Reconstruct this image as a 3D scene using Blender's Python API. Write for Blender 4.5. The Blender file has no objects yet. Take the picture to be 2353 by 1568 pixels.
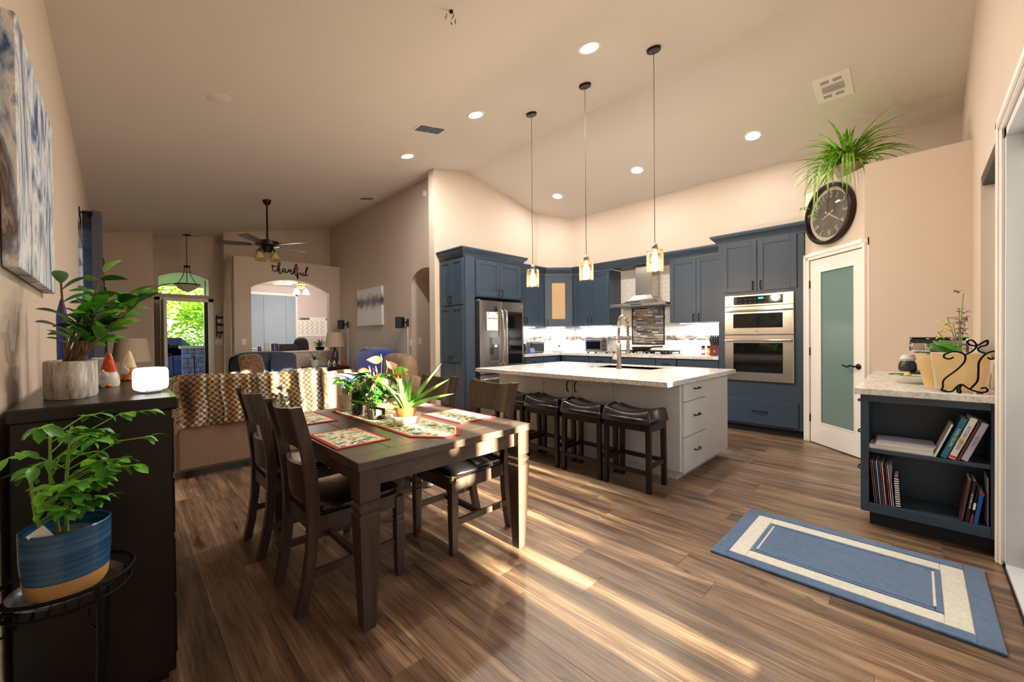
import bpy, math, random
from mathutils import Vector, Matrix, Euler
random.seed(11)
PI = math.pi
sc = bpy.context.scene
COL = sc.collection

# ------------------------------------------------------------------ camera
def lin(c):
    out = []
    for v in c[:3]:
        v = v / 255.0
        out.append(v / 12.92 if v <= .04045 else ((v + .055) / 1.055) ** 2.4)
    return (*out, 1.0)

yaw, pitch, roll = math.radians(44.6), math.radians(-.52), math.radians(-.54)
fw = Vector((math.cos(pitch) * math.sin(yaw), math.cos(pitch) * math.cos(yaw), math.sin(pitch)))
rt = Vector((math.cos(yaw), -math.sin(yaw), 0))
up = rt.cross(fw)
rt2 = rt * math.cos(roll) + up * math.sin(roll)
up2 = -rt * math.sin(roll) + up * math.cos(roll)
cam_d = bpy.data.cameras.new('camera')
cam_d.sensor_width = 36.0
cam_d.lens = 919.0 / 2353.0 * 36.0
cam_d.clip_start = .02
cam = bpy.data.objects.new('camera', cam_d)
mw = Matrix((( rt2.x, up2.x, -fw.x, 0), (rt2.y, up2.y, -fw.y, 0), (rt2.z, up2.z, -fw.z, 1.25), (0, 0, 0, 1)))
cam.matrix_world = mw
COL.objects.link(cam)
sc.camera = cam

# ------------------------------------------------------------------ view / world / sun
sc.view_settings.view_transform = 'Standard'
sc.view_settings.look = 'None'
sc.view_settings.gamma = 1.0
sc.view_settings.use_curve_mapping = False
sc.view_settings.exposure = 0.28
sc.cycles.use_denoising = True
sc.cycles.max_bounces = 10
sc.cycles.diffuse_bounces = 6
sc.cycles.transparent_max_bounces = 12
sc.cycles.sample_clamp_indirect = 6.0

SUN_EL = math.radians(9.5)
w = bpy.data.worlds.new('World'); sc.world = w; w.use_nodes = True
nt = w.node_tree
sky = nt.nodes.new('ShaderNodeTexSky')
sky.sky_type = 'NISHITA'; sky.sun_disc = False
sky.sun_elevation = math.radians(24); sky.sun_rotation = PI
sky.air_density = 1.0; sky.dust_density = 1.5; sky.ozone_density = 2.0
bg = nt.nodes['Background']; bg.inputs['Strength'].default_value = .55
nt.links.new(sky.outputs[0], bg.inputs['Color'])

def light(kind, name, loc, energy, color, rot=None, **kw):
    d = bpy.data.lights.new(name, kind); d.energy = energy; d.color = color
    for k, v in kw.items(): setattr(d, k, v)
    o = bpy.data.objects.new(name, d); o.location = loc
    if rot is not None: o.rotation_euler = rot
    COL.objects.link(o); return o

sun = light('SUN', 'sun', (2, -6, 5), 108.0, (1.0, .79, .52), (PI / 2 - SUN_EL, 0, 0), angle=math.radians(.5))
# sun shines along the lamp's -Z: with rx = 90deg - el it travels towards +Y and down

# ------------------------------------------------------------------ mesh builder
class MB:
    def __init__(s): s.v = []; s.f = []; s.m = []; s.mi = 0
    def n(s): return len(s.v)
    def face(s, *i): s.f.append(tuple(i)); s.m.append(s.mi)
    def pts(s, P): b = len(s.v); s.v += [tuple(p) for p in P]; return b
    def hexa(s, P):
        b = s.pts(P)
        for q in ((0,3,2,1),(4,5,6,7),(0,1,5,4),(1,2,6,5),(2,3,7,6),(3,0,4,7)): s.face(*[b+i for i in q])
        return s
    def box(s, x0, x1, y0, y1, z0, z1):
        return s.hexa([(x0,y0,z0),(x1,y0,z0),(x1,y1,z0),(x0,y1,z0),(x0,y0,z1),(x1,y0,z1),(x1,y1,z1),(x0,y1,z1)])
    def cbox(s, x0, x1, y0, y1, z0, z1, c=.004):
        c = min(c, (x1-x0)*.45, (y1-y0)*.45, (z1-z0)*.45)
        X = ((x0, x0+c), (x1, x1-c)); Y = ((y0, y0+c), (y1, y1-c)); Z = ((z0, z0+c), (z1, z1-c))
        b = s.n(); idx = {}
        for i in (0,1):
            for j in (0,1):
                for k in (0,1):
                    for a in range(3):
                        p = [X[i][1], Y[j][1], Z[k][1]]
                        p[a] = (X[i][0], Y[j][0], Z[k][0])[a]
                        idx[i,j,k,a] = len(s.v); s.v.append(tuple(p))
        def q(L, flip):
            s.face(*(L[::-1] if flip else L))
        for a in range(3):
            u, w_ = (a+1) % 3, (a+2) % 3
            for sd in (0,1):
                L = []
                for (p, r) in ((0,0),(1,0),(1,1),(0,1)):
                    t = [0,0,0]; t[a] = sd; t[u] = p; t[w_] = r; L.append(idx[(*t, a)])
                q(L, sd == 0)
        for a in range(3):                       # edge chamfers
            u, w_ = (a+1) % 3, (a+2) % 3
            for p in (0,1):
                for r in (0,1):
                    t0 = [0,0,0]; t1 = [0,0,0]; t0[a] = 0; t1[a] = 1; t0[u] = t1[u] = p; t0[w_] = t1[w_] = r
                    L = [idx[(*t0,u)], idx[(*t1,u)], idx[(*t1,w_)], idx[(*t0,w_)]]
                    q(L, (p ^ r) == 0)
        for i in (0,1):
            for j in (0,1):
                for k in (0,1):
                    L = [idx[i,j,k,0], idx[i,j,k,1], idx[i,j,k,2]]
                    q(L, (i ^ j ^ k) == 0)
        return s
    def prism(s, poly, z0, z1):
        n = len(poly); b = s.pts([(x,y,z0) for x,y in poly] + [(x,y,z1) for x,y in poly])
        s.face(*[b+i for i in range(n)][::-1]); s.face(*[b+n+i for i in range(n)])
        for i in range(n): j = (i+1) % n; s.face(b+i, b+j, b+n+j, b+n+i)
        return s
    def extr(s, P, d):                           # extrude planar polygon P (3d) along d
        n = len(P); d = Vector(d); b = s.pts([tuple(p) for p in P] + [tuple(Vector(p)+d) for p in P])
        s.face(*[b+i for i in range(n)][::-1]); s.face(*[b+n+i for i in range(n)])
        for i in range(n): j = (i+1) % n; s.face(b+i, b+j, b+n+j, b+n+i)
        return s
    def lathe(s, prof, n=24, c=(0,0), cap0=True, cap1=True, sx=1, sy=1, a0=0):
        b = s.n()
        for r, z in prof:
            for i in range(n):
                a = a0 + 2*PI*i/n; s.v.append((c[0]+r*sx*math.cos(a), c[1]+r*sy*math.sin(a), z))
        for k in range(len(prof)-1):
            for i in range(n):
                j = (i+1) % n; s.face(b+k*n+i, b+k*n+j, b+(k+1)*n+j, b+(k+1)*n+i)
        if cap0: s.face(*[b+i for i in range(n)][::-1])
        if cap1: s.face(*[b+(len(prof)-1)*n+i for i in range(n)])
        return s
    def sq(s, prof, c=(0,0)):                    # square column, prof = (half width, z)
        return s.lathe([(r*2**.5, z) for r, z in prof], 4, c, a0=PI/4)
    def tube(s, path, r, n=8, caps=True, closed=False, sx=1.0):
        P = [Vector(p) for p in path]; L = len(P); b = s.n()
        R = r if isinstance(r, (list, tuple)) else [r]*L
        up_ = None
        for i in range(L):
            if closed: t = P[(i+1) % L] - P[i-1]
            else: t = P[min(i+1, L-1)] - P[max(i-1, 0)]
            t.normalize()
            if up_ is None:
                up_ = Vector((0,0,1)) if abs(t.z) < .9 else Vector((1,0,0))
            u = (up_ - t*up_.dot(t)).normalized(); v_ = t.cross(u); up_ = u
            for k in range(n):
                a = 2*PI*k/n; p = P[i] + (u*math.cos(a) + v_*math.sin(a)*sx)*R[i]; s.v.append(tuple(p))
        m = L if closed else L-1
        for i in range(m):
            i2 = (i+1) % L
            for k in range(n):
                j = (k+1) % n; s.face(b+i*n+k, b+i*n+j, b+i2*n+j, b+i2*n+k)
        if caps and not closed:
            s.face(*[b+k for k in range(n)][::-1]); s.face(*[b+(L-1)*n+k for k in range(n)])
        return s
    def ell(s, c, r, nu=16, nv=10, e=1.0, e2=None):      # (super)ellipsoid
        e2 = e if e2 is None else e2
        pw = lambda x, k: math.copysign(abs(x)**k, x)
        b = s.n()
        for j in range(nv+1):
            t = -PI/2 + PI*j/nv
            for i in range(nu):
                a = 2*PI*i/nu
                s.v.append((c[0]+r[0]*pw(math.cos(t),e2)*pw(math.cos(a),e), c[1]+r[1]*pw(math.cos(t),e2)*pw(math.sin(a),e), c[2]+r[2]*pw(math.sin(t),e2)))
        for j in range(nv):
            for i in range(nu):
                k = (i+1) % nu; s.face(b+j*nu+i, b+j*nu+k, b+(j+1)*nu+k, b+(j+1)*nu+i)
        return s
    def grid(s, fn, nu, nv):                     # fn(u,v)->point, open sheet
        b = s.n()
        for j in range(nv+1):
            for i in range(nu+1): s.v.append(tuple(fn(i/nu, j/nv)))
        for j in range(nv):
            for i in range(nu):
                k = b+j*(nu+1)+i; s.face(k, k+1, k+nu+2, k+nu+1)
        return s
    def sweep(s, path, prof, closed=False):      # prof = (outward offset to the right of travel, z); mitred
        P = [Vector((p[0], p[1])) for p in path]; L = len(P); n = len(prof); b = s.n()
        nor = lambda d: Vector((d.y, -d.x)).normalized()
        for i in range(L):
            if closed or 0 < i < L-1:
                n1 = nor(P[i]-P[i-1]); n2 = nor(P[(i+1) % L]-P[i]); m = (n1+n2); m = m/ max(.2, m.dot(n1)) 
            elif i == 0: m = nor(P[1]-P[0])
            else: m = nor(P[-1]-P[-2])
            for o, z in prof: s.v.append((P[i].x+m.x*o, P[i].y+m.y*o, z))
        for i in range(L if closed else L-1):
            i2 = (i+1) % L
            for k in range(n):
                j = (k+1) % n; s.face(b+i*n+k, b+i2*n+k, b+i2*n+j, b+i*n+j)
        if not closed:
            s.face(*[b+k for k in range(n)]); s.face(*[b+(L-1)*n+k for k in range(n)][::-1])
        return s
    def xf(s, M_, b=0):
        for i in range(b, len(s.v)): s.v[i] = tuple(M_ @ Vector(s.v[i]))
        return s
    def mesh(s, name, mats, smooth=False):
        me = bpy.data.meshes.new(name); me.from_pydata(s.v, [], s.f)
        if not isinstance(mats, (list, tuple)): mats = [mats]
        for m in mats: me.materials.append(MAT(m))
        if len(mats) > 1:
            for p, i in zip(me.polygons, s.m): p.material_index = i
        if smooth:
            me.shade_smooth()
            me.set_sharp_from_angle(angle=math.radians(38 if smooth is True else smooth))
        me.validate(); me.update()
        return me
    def build(s, name, mats, parent=None, smooth=False, loc=None, rot=None):
        return put(name, s.mesh(name, mats, smooth), parent, loc, rot)

def put(name, me, parent=None, loc=None, rot=None, scale=None):
    o = bpy.data.objects.new(name, me); COL.objects.link(o)
    if parent is not None: o.parent = parent
    if loc is not None: o.location = loc
    if rot is not None: o.rotation_euler = rot
    if scale is not None: o.scale = (scale,)*3 if isinstance(scale, (int, float)) else scale
    return o
def tag(o, label, cat, group=None):
    o['label'] = label; o['category'] = cat
    if group: o['group'] = group
    return o
def thing(name, label, cat, loc=(0,0,0), rz=0, group=None):
    o = bpy.data.objects.new(name, None); COL.objects.link(o)
    o.empty_display_size = .1
    o.location = loc; o.rotation_euler = (0, 0, rz)
    return tag(o, label, cat, group)
def struct(name, mb, mat, parent=None, smooth=False):
    o = mb.build(name, mat, parent, smooth)
    if parent is None: o['kind'] = 'structure'
    return o
def stuff(o): o['kind'] = 'stuff'; return o
def B(x0, x1, y0, y1, z0, z1, c=0):
    return MB().cbox(x0,x1,y0,y1,z0,z1,c) if c else MB().box(x0,x1,y0,y1,z0,z1)
def copy_tree(o, parent=None, label=None):
    c = o.copy(); COL.objects.link(c)
    if parent is not None: c.parent = parent
    if label: c['label'] = label
    for ch in list(o.children): copy_tree(ch, c)
    return c
def RZ(a): return Matrix.Rotation(a, 4, 'Z')
def spline(P, n=8, closed=False):                # Catmull-Rom through points
    P = [Vector(p) for p in P]; out = []; L = len(P)
    for i in range(L if closed else L-1):
        p1, p2 = P[i], P[(i+1) % L]
        p0 = P[i-1] if (closed or i > 0) else p1*2-p2
        p3 = P[(i+2) % L] if (closed or i+2 < L) else p2*2-p1
        for k in range(n):
            t = k/n
            out.append(.5*((2*p1)+(p2-p0)*t+(2*p0-5*p1+4*p2-p3)*t*t+(3*p1-p0-3*p2+p3)*t**3))
    if not closed: out.append(P[-1])
    return out
_fontcache = {}
def text_mesh(s, size, depth, mat, italic=0.0, align='CENTER'):
    cu = bpy.data.curves.new('lettering', 'FONT'); cu.body = s; cu.size = size; cu.extrude = depth
    cu.align_x = align; cu.align_y = 'CENTER'; cu.shear = italic; cu.resolution_u = 3
    o = bpy.data.objects.new('lettering', cu); COL.objects.link(o)
    dg = bpy.context.evaluated_depsgraph_get(); dg.update()
    me = bpy.data.meshes.new_from_object(o.evaluated_get(dg)); me.name = 'lettering'
    bpy.data.objects.remove(o); bpy.data.curves.remove(cu)
    me.materials.clear(); me.materials.append(MAT(mat))
    return me

# ------------------------------------------------------------------ materials
_M = {}
def MAT(m):
    return _M[m] if isinstance(m, str) else m
def new(name):
    m = bpy.data.materials.new(name); m.use_nodes = True; _M[name] = m
    return m, m.node_tree, m.node_tree.nodes['Principled BSDF']
def N(t, kind, **kw):
    n = t.nodes.new(kind)
    for k, v in kw.items():
        if k in n.inputs.keys() if hasattr(n.inputs, 'keys') else False: n.inputs[k].default_value = v
        else: setattr(n, k, v)
    return n
def ramp(t, fac, stops):
    r = t.nodes.new('ShaderNodeValToRGB'); e = r.color_ramp.elements
    while len(e) < len(stops): e.new(.5)
    for el, (p, c) in zip(e, stops): el.position = p; el.color = lin(c)
    t.links.new(fac, r.inputs[0]); return r
def coords(t, scale=(1,1,1), kind='Object', rot=(0,0,0)):
    tc = t.nodes.new('ShaderNodeTexCoord'); mp = t.nodes.new('ShaderNodeMapping')
    mp.inputs['Scale'].default_value = scale; mp.inputs['Rotation'].default_value = rot
    t.links.new(tc.outputs[kind], mp.inputs[0]); return mp.outputs[0]
def noise(t, vec, scale, detail=3, rough=.55, dist=0):
    n = t.nodes.new('ShaderNodeTexNoise'); n.inputs['Scale'].default_value = scale
    n.inputs['Detail'].default_value = detail; n.inputs['Roughness'].default_value = rough
    n.inputs['Distortion'].default_value = dist
    t.links.new(vec, n.inputs['Vector']); return n.outputs['Fac']
def bump(t, p, h, strength, dist=.01):
    b = t.nodes.new('ShaderNodeBump'); b.inputs['Strength'].default_value = strength; b.inputs['Distance'].default_value = dist
    t.links.new(h, b.inputs['Height']); t.links.new(b.outputs[0], p.inputs['Normal']); return b
def simple(name, c, rough=.5, metal=0.0, var=0.0, vs=8.0, bmp=0.0, bs=60.0, spec=None, coat=0.0, stretch=(1,1,1), emit=0.0, alpha=None, sheen=0.0, trans=0.0, bd=.01):
    m, t, p = new(name)
    p.inputs['Base Color'].default_value = lin(c); p.inputs['Roughness'].default_value = rough
    p.inputs['Metallic'].default_value = metal
    if spec is not None: p.inputs['Specular IOR Level'].default_value = spec
    if coat: p.inputs['Coat Weight'].default_value = coat; p.inputs['Coat Roughness'].default_value = .1
    if sheen: p.inputs['Sheen Weight'].default_value = sheen
    if trans: p.inputs['Transmission Weight'].default_value = trans
    if emit: p.inputs['Emission Color'].default_value = lin(c); p.inputs['Emission Strength'].default_value = emit
    if var:
        v = coords(t, stretch); nz = noise(t, v, vs, 4)
        lo = tuple(max(0, x*(1-var)) for x in c); hi = tuple(min(255, x*(1+var)) for x in c)
        r = ramp(t, nz, [(.3, lo), (.7, hi)]); t.links.new(r.outputs[0], p.inputs['Base Color'])
    if bmp:
        v = coords(t, stretch); bump(t, p, noise(t, v, bs, 3), bmp, bd)
    return m
def glass(name, tint=(255,255,255), ior=1.45, rough=0.0, gloss=1.0, seeds=0.0):
    m, t, p = new(name); t.nodes.remove(p)
    out = [n for n in t.nodes if n.type == 'OUTPUT_MATERIAL'][0]
    tr = N(t, 'ShaderNodeBsdfTransparent'); tr.inputs[0].default_value = lin(tint)
    gl = N(t, 'ShaderNodeBsdfGlossy'); gl.inputs['Roughness'].default_value = rough
    fr = N(t, 'ShaderNodeFresnel'); fr.inputs[0].default_value = ior
    mx = N(t, 'ShaderNodeMixShader')
    mth = N(t, 'ShaderNodeMath', operation='MULTIPLY'); mth.inputs[1].default_value = gloss; mth.use_clamp = True
    t.links.new(fr.outputs[0], mth.inputs[0]); t.links.new(mth.outputs[0], mx.inputs[0])
    t.links.new(tr.outputs[0], mx.inputs[1]); t.links.new(gl.outputs[0], mx.inputs[2])
    if seeds:
        bb = N(t, 'ShaderNodeBump'); bb.inputs['Strength'].default_value = seeds
        v = coords(t); t.links.new(noise(t, v, 90, 2), bb.inputs['Height'])
        t.links.new(bb.outputs[0], gl.inputs['Normal']); t.links.new(bb.outputs[0], fr.inputs['Normal'])
    t.links.new(mx.outputs[0], out.inputs[0]); return m
def frosted(name, c, tr_amt, rough=.35):
    m, t, p = new(name)
    out = [n for n in t.nodes if n.type == 'OUTPUT_MATERIAL'][0]
    p.inputs['Base Color'].default_value = lin(c); p.inputs['Roughness'].default_value = rough
    tl = N(t, 'ShaderNodeBsdfTranslucent'); tl.inputs[0].default_value = lin(c)
    mx = N(t, 'ShaderNodeMixShader'); mx.inputs[0].default_value = tr_amt
    t.links.new(p.outputs[0], mx.inputs[1]); t.links.new(tl.outputs[0], mx.inputs[2]); t.links.new(mx.outputs[0], out.inputs[0])
    return m
def emis(name, c, s):
    m, t, p = new(name); t.nodes.remove(p)
    out = [n for n in t.nodes if n.type == 'OUTPUT_MATERIAL'][0]
    e = N(t, 'ShaderNodeEmission'); e.inputs[0].default_value = lin(c); e.inputs[1].default_value = s
    t.links.new(e.outputs[0], out.inputs[0]); return m

# painted drywall: colour with a light orange-peel relief
simple('wall_paint', (208,192,176), .75, bmp=.25, bs=55, bd=.004)
simple('ceiling_paint', (218,210,203), .85, bmp=.2, bs=60, bd=.004)
simple('office_paint', (206,194,190), .8, bmp=.15, bs=60, bd=.004)
simple('trim_white', (236,230,224), .45)
simple('white_paint', (232,228,222), .4)
simple('vinyl_white', (222,226,232), .35)
simple('navy', (50,66,84), .38, var=.04, vs=3, bmp=.04, bs=40)
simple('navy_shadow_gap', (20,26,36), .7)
simple('island_paint', (206,202,199), .42, var=.02, vs=4)
simple('black_metal', (16,15,15), .4, .6)
simple('bronze', (42,30,28), .38, .7)
simple('brass', (214,170,80), .25, 1.0)
simple('steel', (196,190,184), .24, 1.0, bmp=.05, bs=30, stretch=(1,1,40))
simple('steel_dark', (120,118,116), .3, 1.0)
simple('chrome', (225,225,228), .08, 1.0)
simple('black_gloss', (10,10,12), .06, 0, spec=.6)
simple('black_plastic', (18,18,20), .4)
simple('dark_plastic', (40,40,44), .45)
simple('white_plastic', (235,235,235), .35)
simple('black_leather', (20,19,20), .28, bmp=.25, bs=130, spec=.55, bd=.003)
simple('stool_leather', (17,16,17), .24, bmp=.2, bs=90, spec=.6, bd=.004)
simple('stool_wood', (15,13,13), .35, var=.2, vs=20)
simple('dresser_black', (12,13,17), .3, bmp=.05, bs=8, stretch=(1,1,1))
simple('sofa_fabric', (124,99,82), .92, var=.1, vs=160, bmp=.4, bs=260, sheen=.3, bd=.002)
simple('beige_leather', (196,180,158), .5, var=.06, vs=10, bmp=.15, bs=40)
simple('navy_fabric', (58,68,90), .85, var=.12, vs=14, bmp=.3, bs=200, sheen=.4, bd=.002)
simple('royal_blue', (22,58,150), .85, var=.12, vs=9, bmp=.25, bs=120, sheen=.4, bd=.003)
simple('tan_fabric', (150,124,98), .8, var=.12, vs=10, bmp=.2, bs=30)
simple('curtain_fabric', (74,76,86), .9, var=.14, vs=30, bmp=.3, bs=40, stretch=(.2,.2,6))
simple('curtain_dark', (44,44,52), .9, var=.1, vs=30)
simple('fur', (128,92,66), .9, var=.35, vs=22, bmp=.6, bs=120, sheen=.5)
simple('soil', (66,46,34), .95, var=.35, vs=60, bmp=.8, bs=90)
simple('terracotta', (214,112,48), .7, var=.08, vs=12)
simple('ceramic_white', (226,224,218), .25)
simple('ceramic_beige', (196,180,160), .45, var=.04)
simple('ceramic_grey', (190,194,190), .4)
simple('paper', (240,238,232), .8)
simple('manila', (226,194,138), .7, var=.04, vs=5)
simple('shade_linen', (206,188,160), .85, bmp=.2, bs=250, bd=.002)
simple('lamp_glass_base', (70,72,76), .15, .2)
simple('amber_glass', (196,168,104), .35, trans=.2)
simple('alabaster', (206,194,178), .4)
simple('leaf_green', (70,140,36), .38, var=.3, vs=18, spec=.5)
simple('leaf_bright', (104,176,40), .38, var=.25, vs=16, spec=.5)
simple('leaf_dark', (34,92,28), .3, var=.3, vs=16, spec=.6)
simple('leaf_lime', (150,196,50), .45, var=.2, vs=20)
simple('aloe_green', (120,172,78), .4, var=.18, vs=14)
simple('leaf_spider', (126,172,60), .5, var=.35, vs=14)
simple('stem_green', (118,160,52), .5, var=.15)
simple('stem_brown', (112,84,48), .7, var=.2, vs=30)
simple('flower_orange', (240,120,30), .5)
simple('flower_yellow', (226,196,70), .5, var=.1)
simple('flower_rust', (176,120,84), .5, var=.2, vs=30)
simple('flower_mauve', (160,120,140), .6, var=.35, vs=60)
simple('spadix', (236,214,130), .5)
simple('iron', (20,18,18), .45, .8)
simple('pan_iron', (24,22,22), .5, .4)
simple('knife_wood', (100,32,30), .4, var=.12, vs=12)
simple('spice_red', (216,76,30), .4)
simple('table_dark_wood', (52,34,26), .4, var=.2, vs=6, stretch=(8,1,1))
simple('bottle_dark', (30,24,10), .08, 0, spec=.7)
simple('bottle_blue', (18,60,170), .12, 0, spec=.7)
simple('label_grey', (120,130,136), .6)
simple('ink', (24,22,30), .7)
simple('rug_blue', (42,84,126), .95, var=.16, vs=40, bmp=.9, bs=280, sheen=.5, bd=.004)
simple('rug_cream', (218,214,200), .95, var=.05, vs=60, bmp=.9, bs=320, sheen=.3, bd=.004)
simple('brick_stone', (96,104,130), .85, var=.2, vs=8, bmp=.6, bs=20)
simple('mortar', (60,66,84), .9)
simple('concrete', (150,150,150), .85, var=.08, vs=3, bmp=.2, bs=30)
simple('car_dark', (30,44,92), .3)
simple('terrain_grass', (92,112,52), .95, var=.3, vs=2)
simple('bark', (84,66,50), .95, var=.3, vs=10, bmp=.7, bs=25)
simple('tree_leaf', (92,126,56), .7, var=.5, vs=3)
simple('orange_glaze', (222,120,36), .2, var=.3, vs=40)
simple('cream_glaze', (236,214,176), .2, var=.08, vs=40)
simple('red_glaze', (186,66,34), .2, var=.3, vs=50)
simple('red_led', (255,40,20), .3, emit=6)
simple('cyan_led', (60,230,230), .3, emit=3)
simple('device_glow', (255,255,255), .3, emit=1.6)
simple('faucet_metal', (196,182,162), .25, 1.0)
simple('nickel', (182,172,160), .22, 1.0)
simple('band_tan', (196,150,96), .6, var=.06, vs=20)
glass('window_glass', (236,244,250), 1.35)
glass('clear_glass', (250,252,252), 1.45)
glass('seeded_glass', (255,243,218), 1.35, gloss=.7, seeds=.5)
glass('plastic_clear', (246,248,250), 1.4, rough=.25, gloss=.8)
frosted('plastic_frost', (236,236,236), .6, .3)
def seeded():
    m = _M['seeded_glass']; t = m.node_tree; out = [n for n in t.nodes if n.type == 'OUTPUT_MATERIAL'][0]
    src = out.inputs[0].links[0].from_socket
    tl = N(t, 'ShaderNodeBsdfTranslucent'); tl.inputs[0].default_value = lin((255,226,170))
    mx = N(t, 'ShaderNodeMixShader'); v = coords(t); r = ramp(t, noise(t, v, 120, 2), [(.50, (14,14,14)), (.66, (70,70,70))])
    t.links.new(r.outputs[0], mx.inputs[0]); t.links.new(src, mx.inputs[1]); t.links.new(tl.outputs[0], mx.inputs[2]); t.links.new(mx.outputs[0], out.inputs[0])
seeded()
frosted('frosted_door', (126,152,148), .25, .2)
frosted('frosted_cabinet', (222,190,140), .3, .3)
emis('can_lens', (255,246,232), 22)
emis('bulb_warm', (255,214,150), 14)
emis('fan_bulb', (255,244,230), 26)
emis('strip_led', (245,248,255), 26)

def wood(name, stops, scale=1.0, along='Y', rough=.42, ring=.4, bmp=.15, rnd=True):
    m, t, p = new(name)
    st = {'X': (.9, 9, 9), 'Y': (9, .9, 9), 'Z': (9, 9, .9)}[along]
    tc = t.nodes.new('ShaderNodeTexCoord'); oi = t.nodes.new('ShaderNodeObjectInfo')
    add = t.nodes.new('ShaderNodeVectorMath'); add.operation = 'ADD'
    ml = t.nodes.new('ShaderNodeVectorMath'); ml.operation = 'MULTIPLY'; ml.inputs[1].default_value = (31.7, 53.1, 17.3)
    cmb = t.nodes.new('ShaderNodeCombineXYZ')
    for i in range(3): t.links.new(oi.outputs['Random'], cmb.inputs[i])
    t.links.new(cmb.outputs[0], ml.inputs[0])
    t.links.new(tc.outputs['Object'], add.inputs[0]); t.links.new(ml.outputs[0], add.inputs[1])
    mp = t.nodes.new('ShaderNodeMapping'); mp.inputs['Scale'].default_value = tuple(x*scale for x in st)
    t.links.new(add.outputs[0], mp.inputs[0])
    g1 = noise(t, mp.outputs[0], 1.6, 5, .6, .6)
    mp2 = t.nodes.new('ShaderNodeMapping'); mp2.inputs['Scale'].default_value = tuple(x*scale*6 if x > 1 else x*scale*1.3 for x in st)
    t.links.new(add.outputs[0], mp2.inputs[0])
    g2 = noise(t, mp2.outputs[0], 2.2, 4, .65)
    mx = t.nodes.new('ShaderNodeMix'); mx.data_type = 'FLOAT'; mx.inputs[0].default_value = ring
    t.links.new(g1, mx.inputs[2]); t.links.new(g2, mx.inputs[3])
    r = ramp(t, mx.outputs[0], stops)
    hs = t.nodes.new('ShaderNodeHueSaturation')
    mr = t.nodes.new('ShaderNodeMapRange'); mr.inputs[3].default_value = .66; mr.inputs[4].default_value = 1.22
    t.links.new(oi.outputs['Random'], mr.inputs[0])
    if rnd: t.links.new(mr.outputs[0], hs.inputs['Value'])
    t.links.new(r.outputs[0], hs.inputs['Color']); t.links.new(hs.outputs[0], p.inputs['Base Color'])
    p.inputs['Roughness'].default_value = rough
    bump(t, p, g2, bmp, .004)
    if name == 'floor_wood':                     # sparse dark knots and streaks
        mp3 = t.nodes.new('ShaderNodeMapping'); mp3.inputs['Scale'].default_value = (7, 1.6, 7); t.links.new(add.outputs[0], mp3.inputs[0])
        kn = ramp(t, noise(t, mp3.outputs[0], 1.5, 3, .6, .8), [(.27, (96,88,82)), (.36, (255,255,255))])
        mk = t.nodes.new('ShaderNodeMixRGB'); mk.blend_type = 'MULTIPLY'; mk.inputs[0].default_value = .85
        t.links.new(hs.outputs[0], mk.inputs[1]); t.links.new(kn.outputs[0], mk.inputs[2]); t.links.new(mk.outputs[0], p.inputs['Base Color'])
    return m
wood('floor_wood', [(.30, (56,43,35)), (.43, (98,76,60)), (.54, (136,110,87)), (.68, (186,156,124))], rough=.33, bmp=.18)
wood('table_wood', [(.3, (58,44,37)), (.5, (82,64,53)), (.7, (104,83,68))], 1.0, 'Y', .4, .5, .2, False)
wood('chair_wood', [(.3, (48,36,31)), (.5, (70,54,46)), (.7, (92,73,61))], 1.4, 'Z', .4, .5, .2, False)
wood('fan_wood', [(.3, (50,36,30)), (.7, (92,68,52))], 1.4, 'X', .4, .5, .1, False)
wood('fan_pale', [(.3, (196,176,150)), (.7, (226,208,182))], 1.4, 'X', .4, .5, .1, False)

def quartz(name, base, spec_c):
    m, t, p = new(name); v = coords(t)
    a = noise(t, v, 38, 6, .7); b = noise(t, v, 5, 4, .6, .8)
    r = ramp(t, a, [(.30, spec_c), (.44, tuple((x+y)/2 for x, y in zip(base, spec_c))), (.52, base), (1, base)])
    r2 = ramp(t, b, [(.35, (196,192,188)), (.55, (255,255,255))])
    mx = t.nodes.new('ShaderNodeMixRGB'); mx.blend_type = 'MULTIPLY'; mx.inputs[0].default_value = .35
    t.links.new(r.outputs[0], mx.inputs[1]); t.links.new(r2.outputs[0], mx.inputs[2]); t.links.new(mx.outputs[0], p.inputs['Base Color'])
    p.inputs['Roughness'].default_value = .12
    return m
quartz('quartz', (230,225,219), (176,169,163))
simple('tile_white', (232,230,228), .12, var=.02, vs=6)
simple('grout', (205,202,198), .8)
for i, c in enumerate(((118,104,92), (154,140,124), (74,78,88), (214,208,200), (96,92,94), (136,118,98), (58,62,74), (176,164,148))):
    simple('mosaic_%d' % i, c, .15)
def bark_pot():
    m, t, p = new('birch_ceramic'); v = coords(t, (30, 30, 6)); a = noise(t, v, 1.5, 5, .7)
    r = ramp(t, a, [(.32, (118,110,102)), (.5, (186,180,172)), (.65, (226,222,216))])
    t.links.new(r.outputs[0], p.inputs['Base Color']); p.inputs['Roughness'].default_value = .35; bump(t, p, a, .6, .01)
bark_pot()
def bluepot():
    m, t, p = new('blue_glaze'); v = coords(t, (.6, .6, 60)); a = noise(t, v, 1.1, 4, .6)
    r = ramp(t, a, [(.32, (18,46,78)), (.5, (38,84,128)), (.68, (66,122,164))])
    t.links.new(r.outputs[0], p.inputs['Base Color']); p.inputs['Roughness'].default_value = .18; bump(t, p, a, .3, .005)
bluepot()
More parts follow.
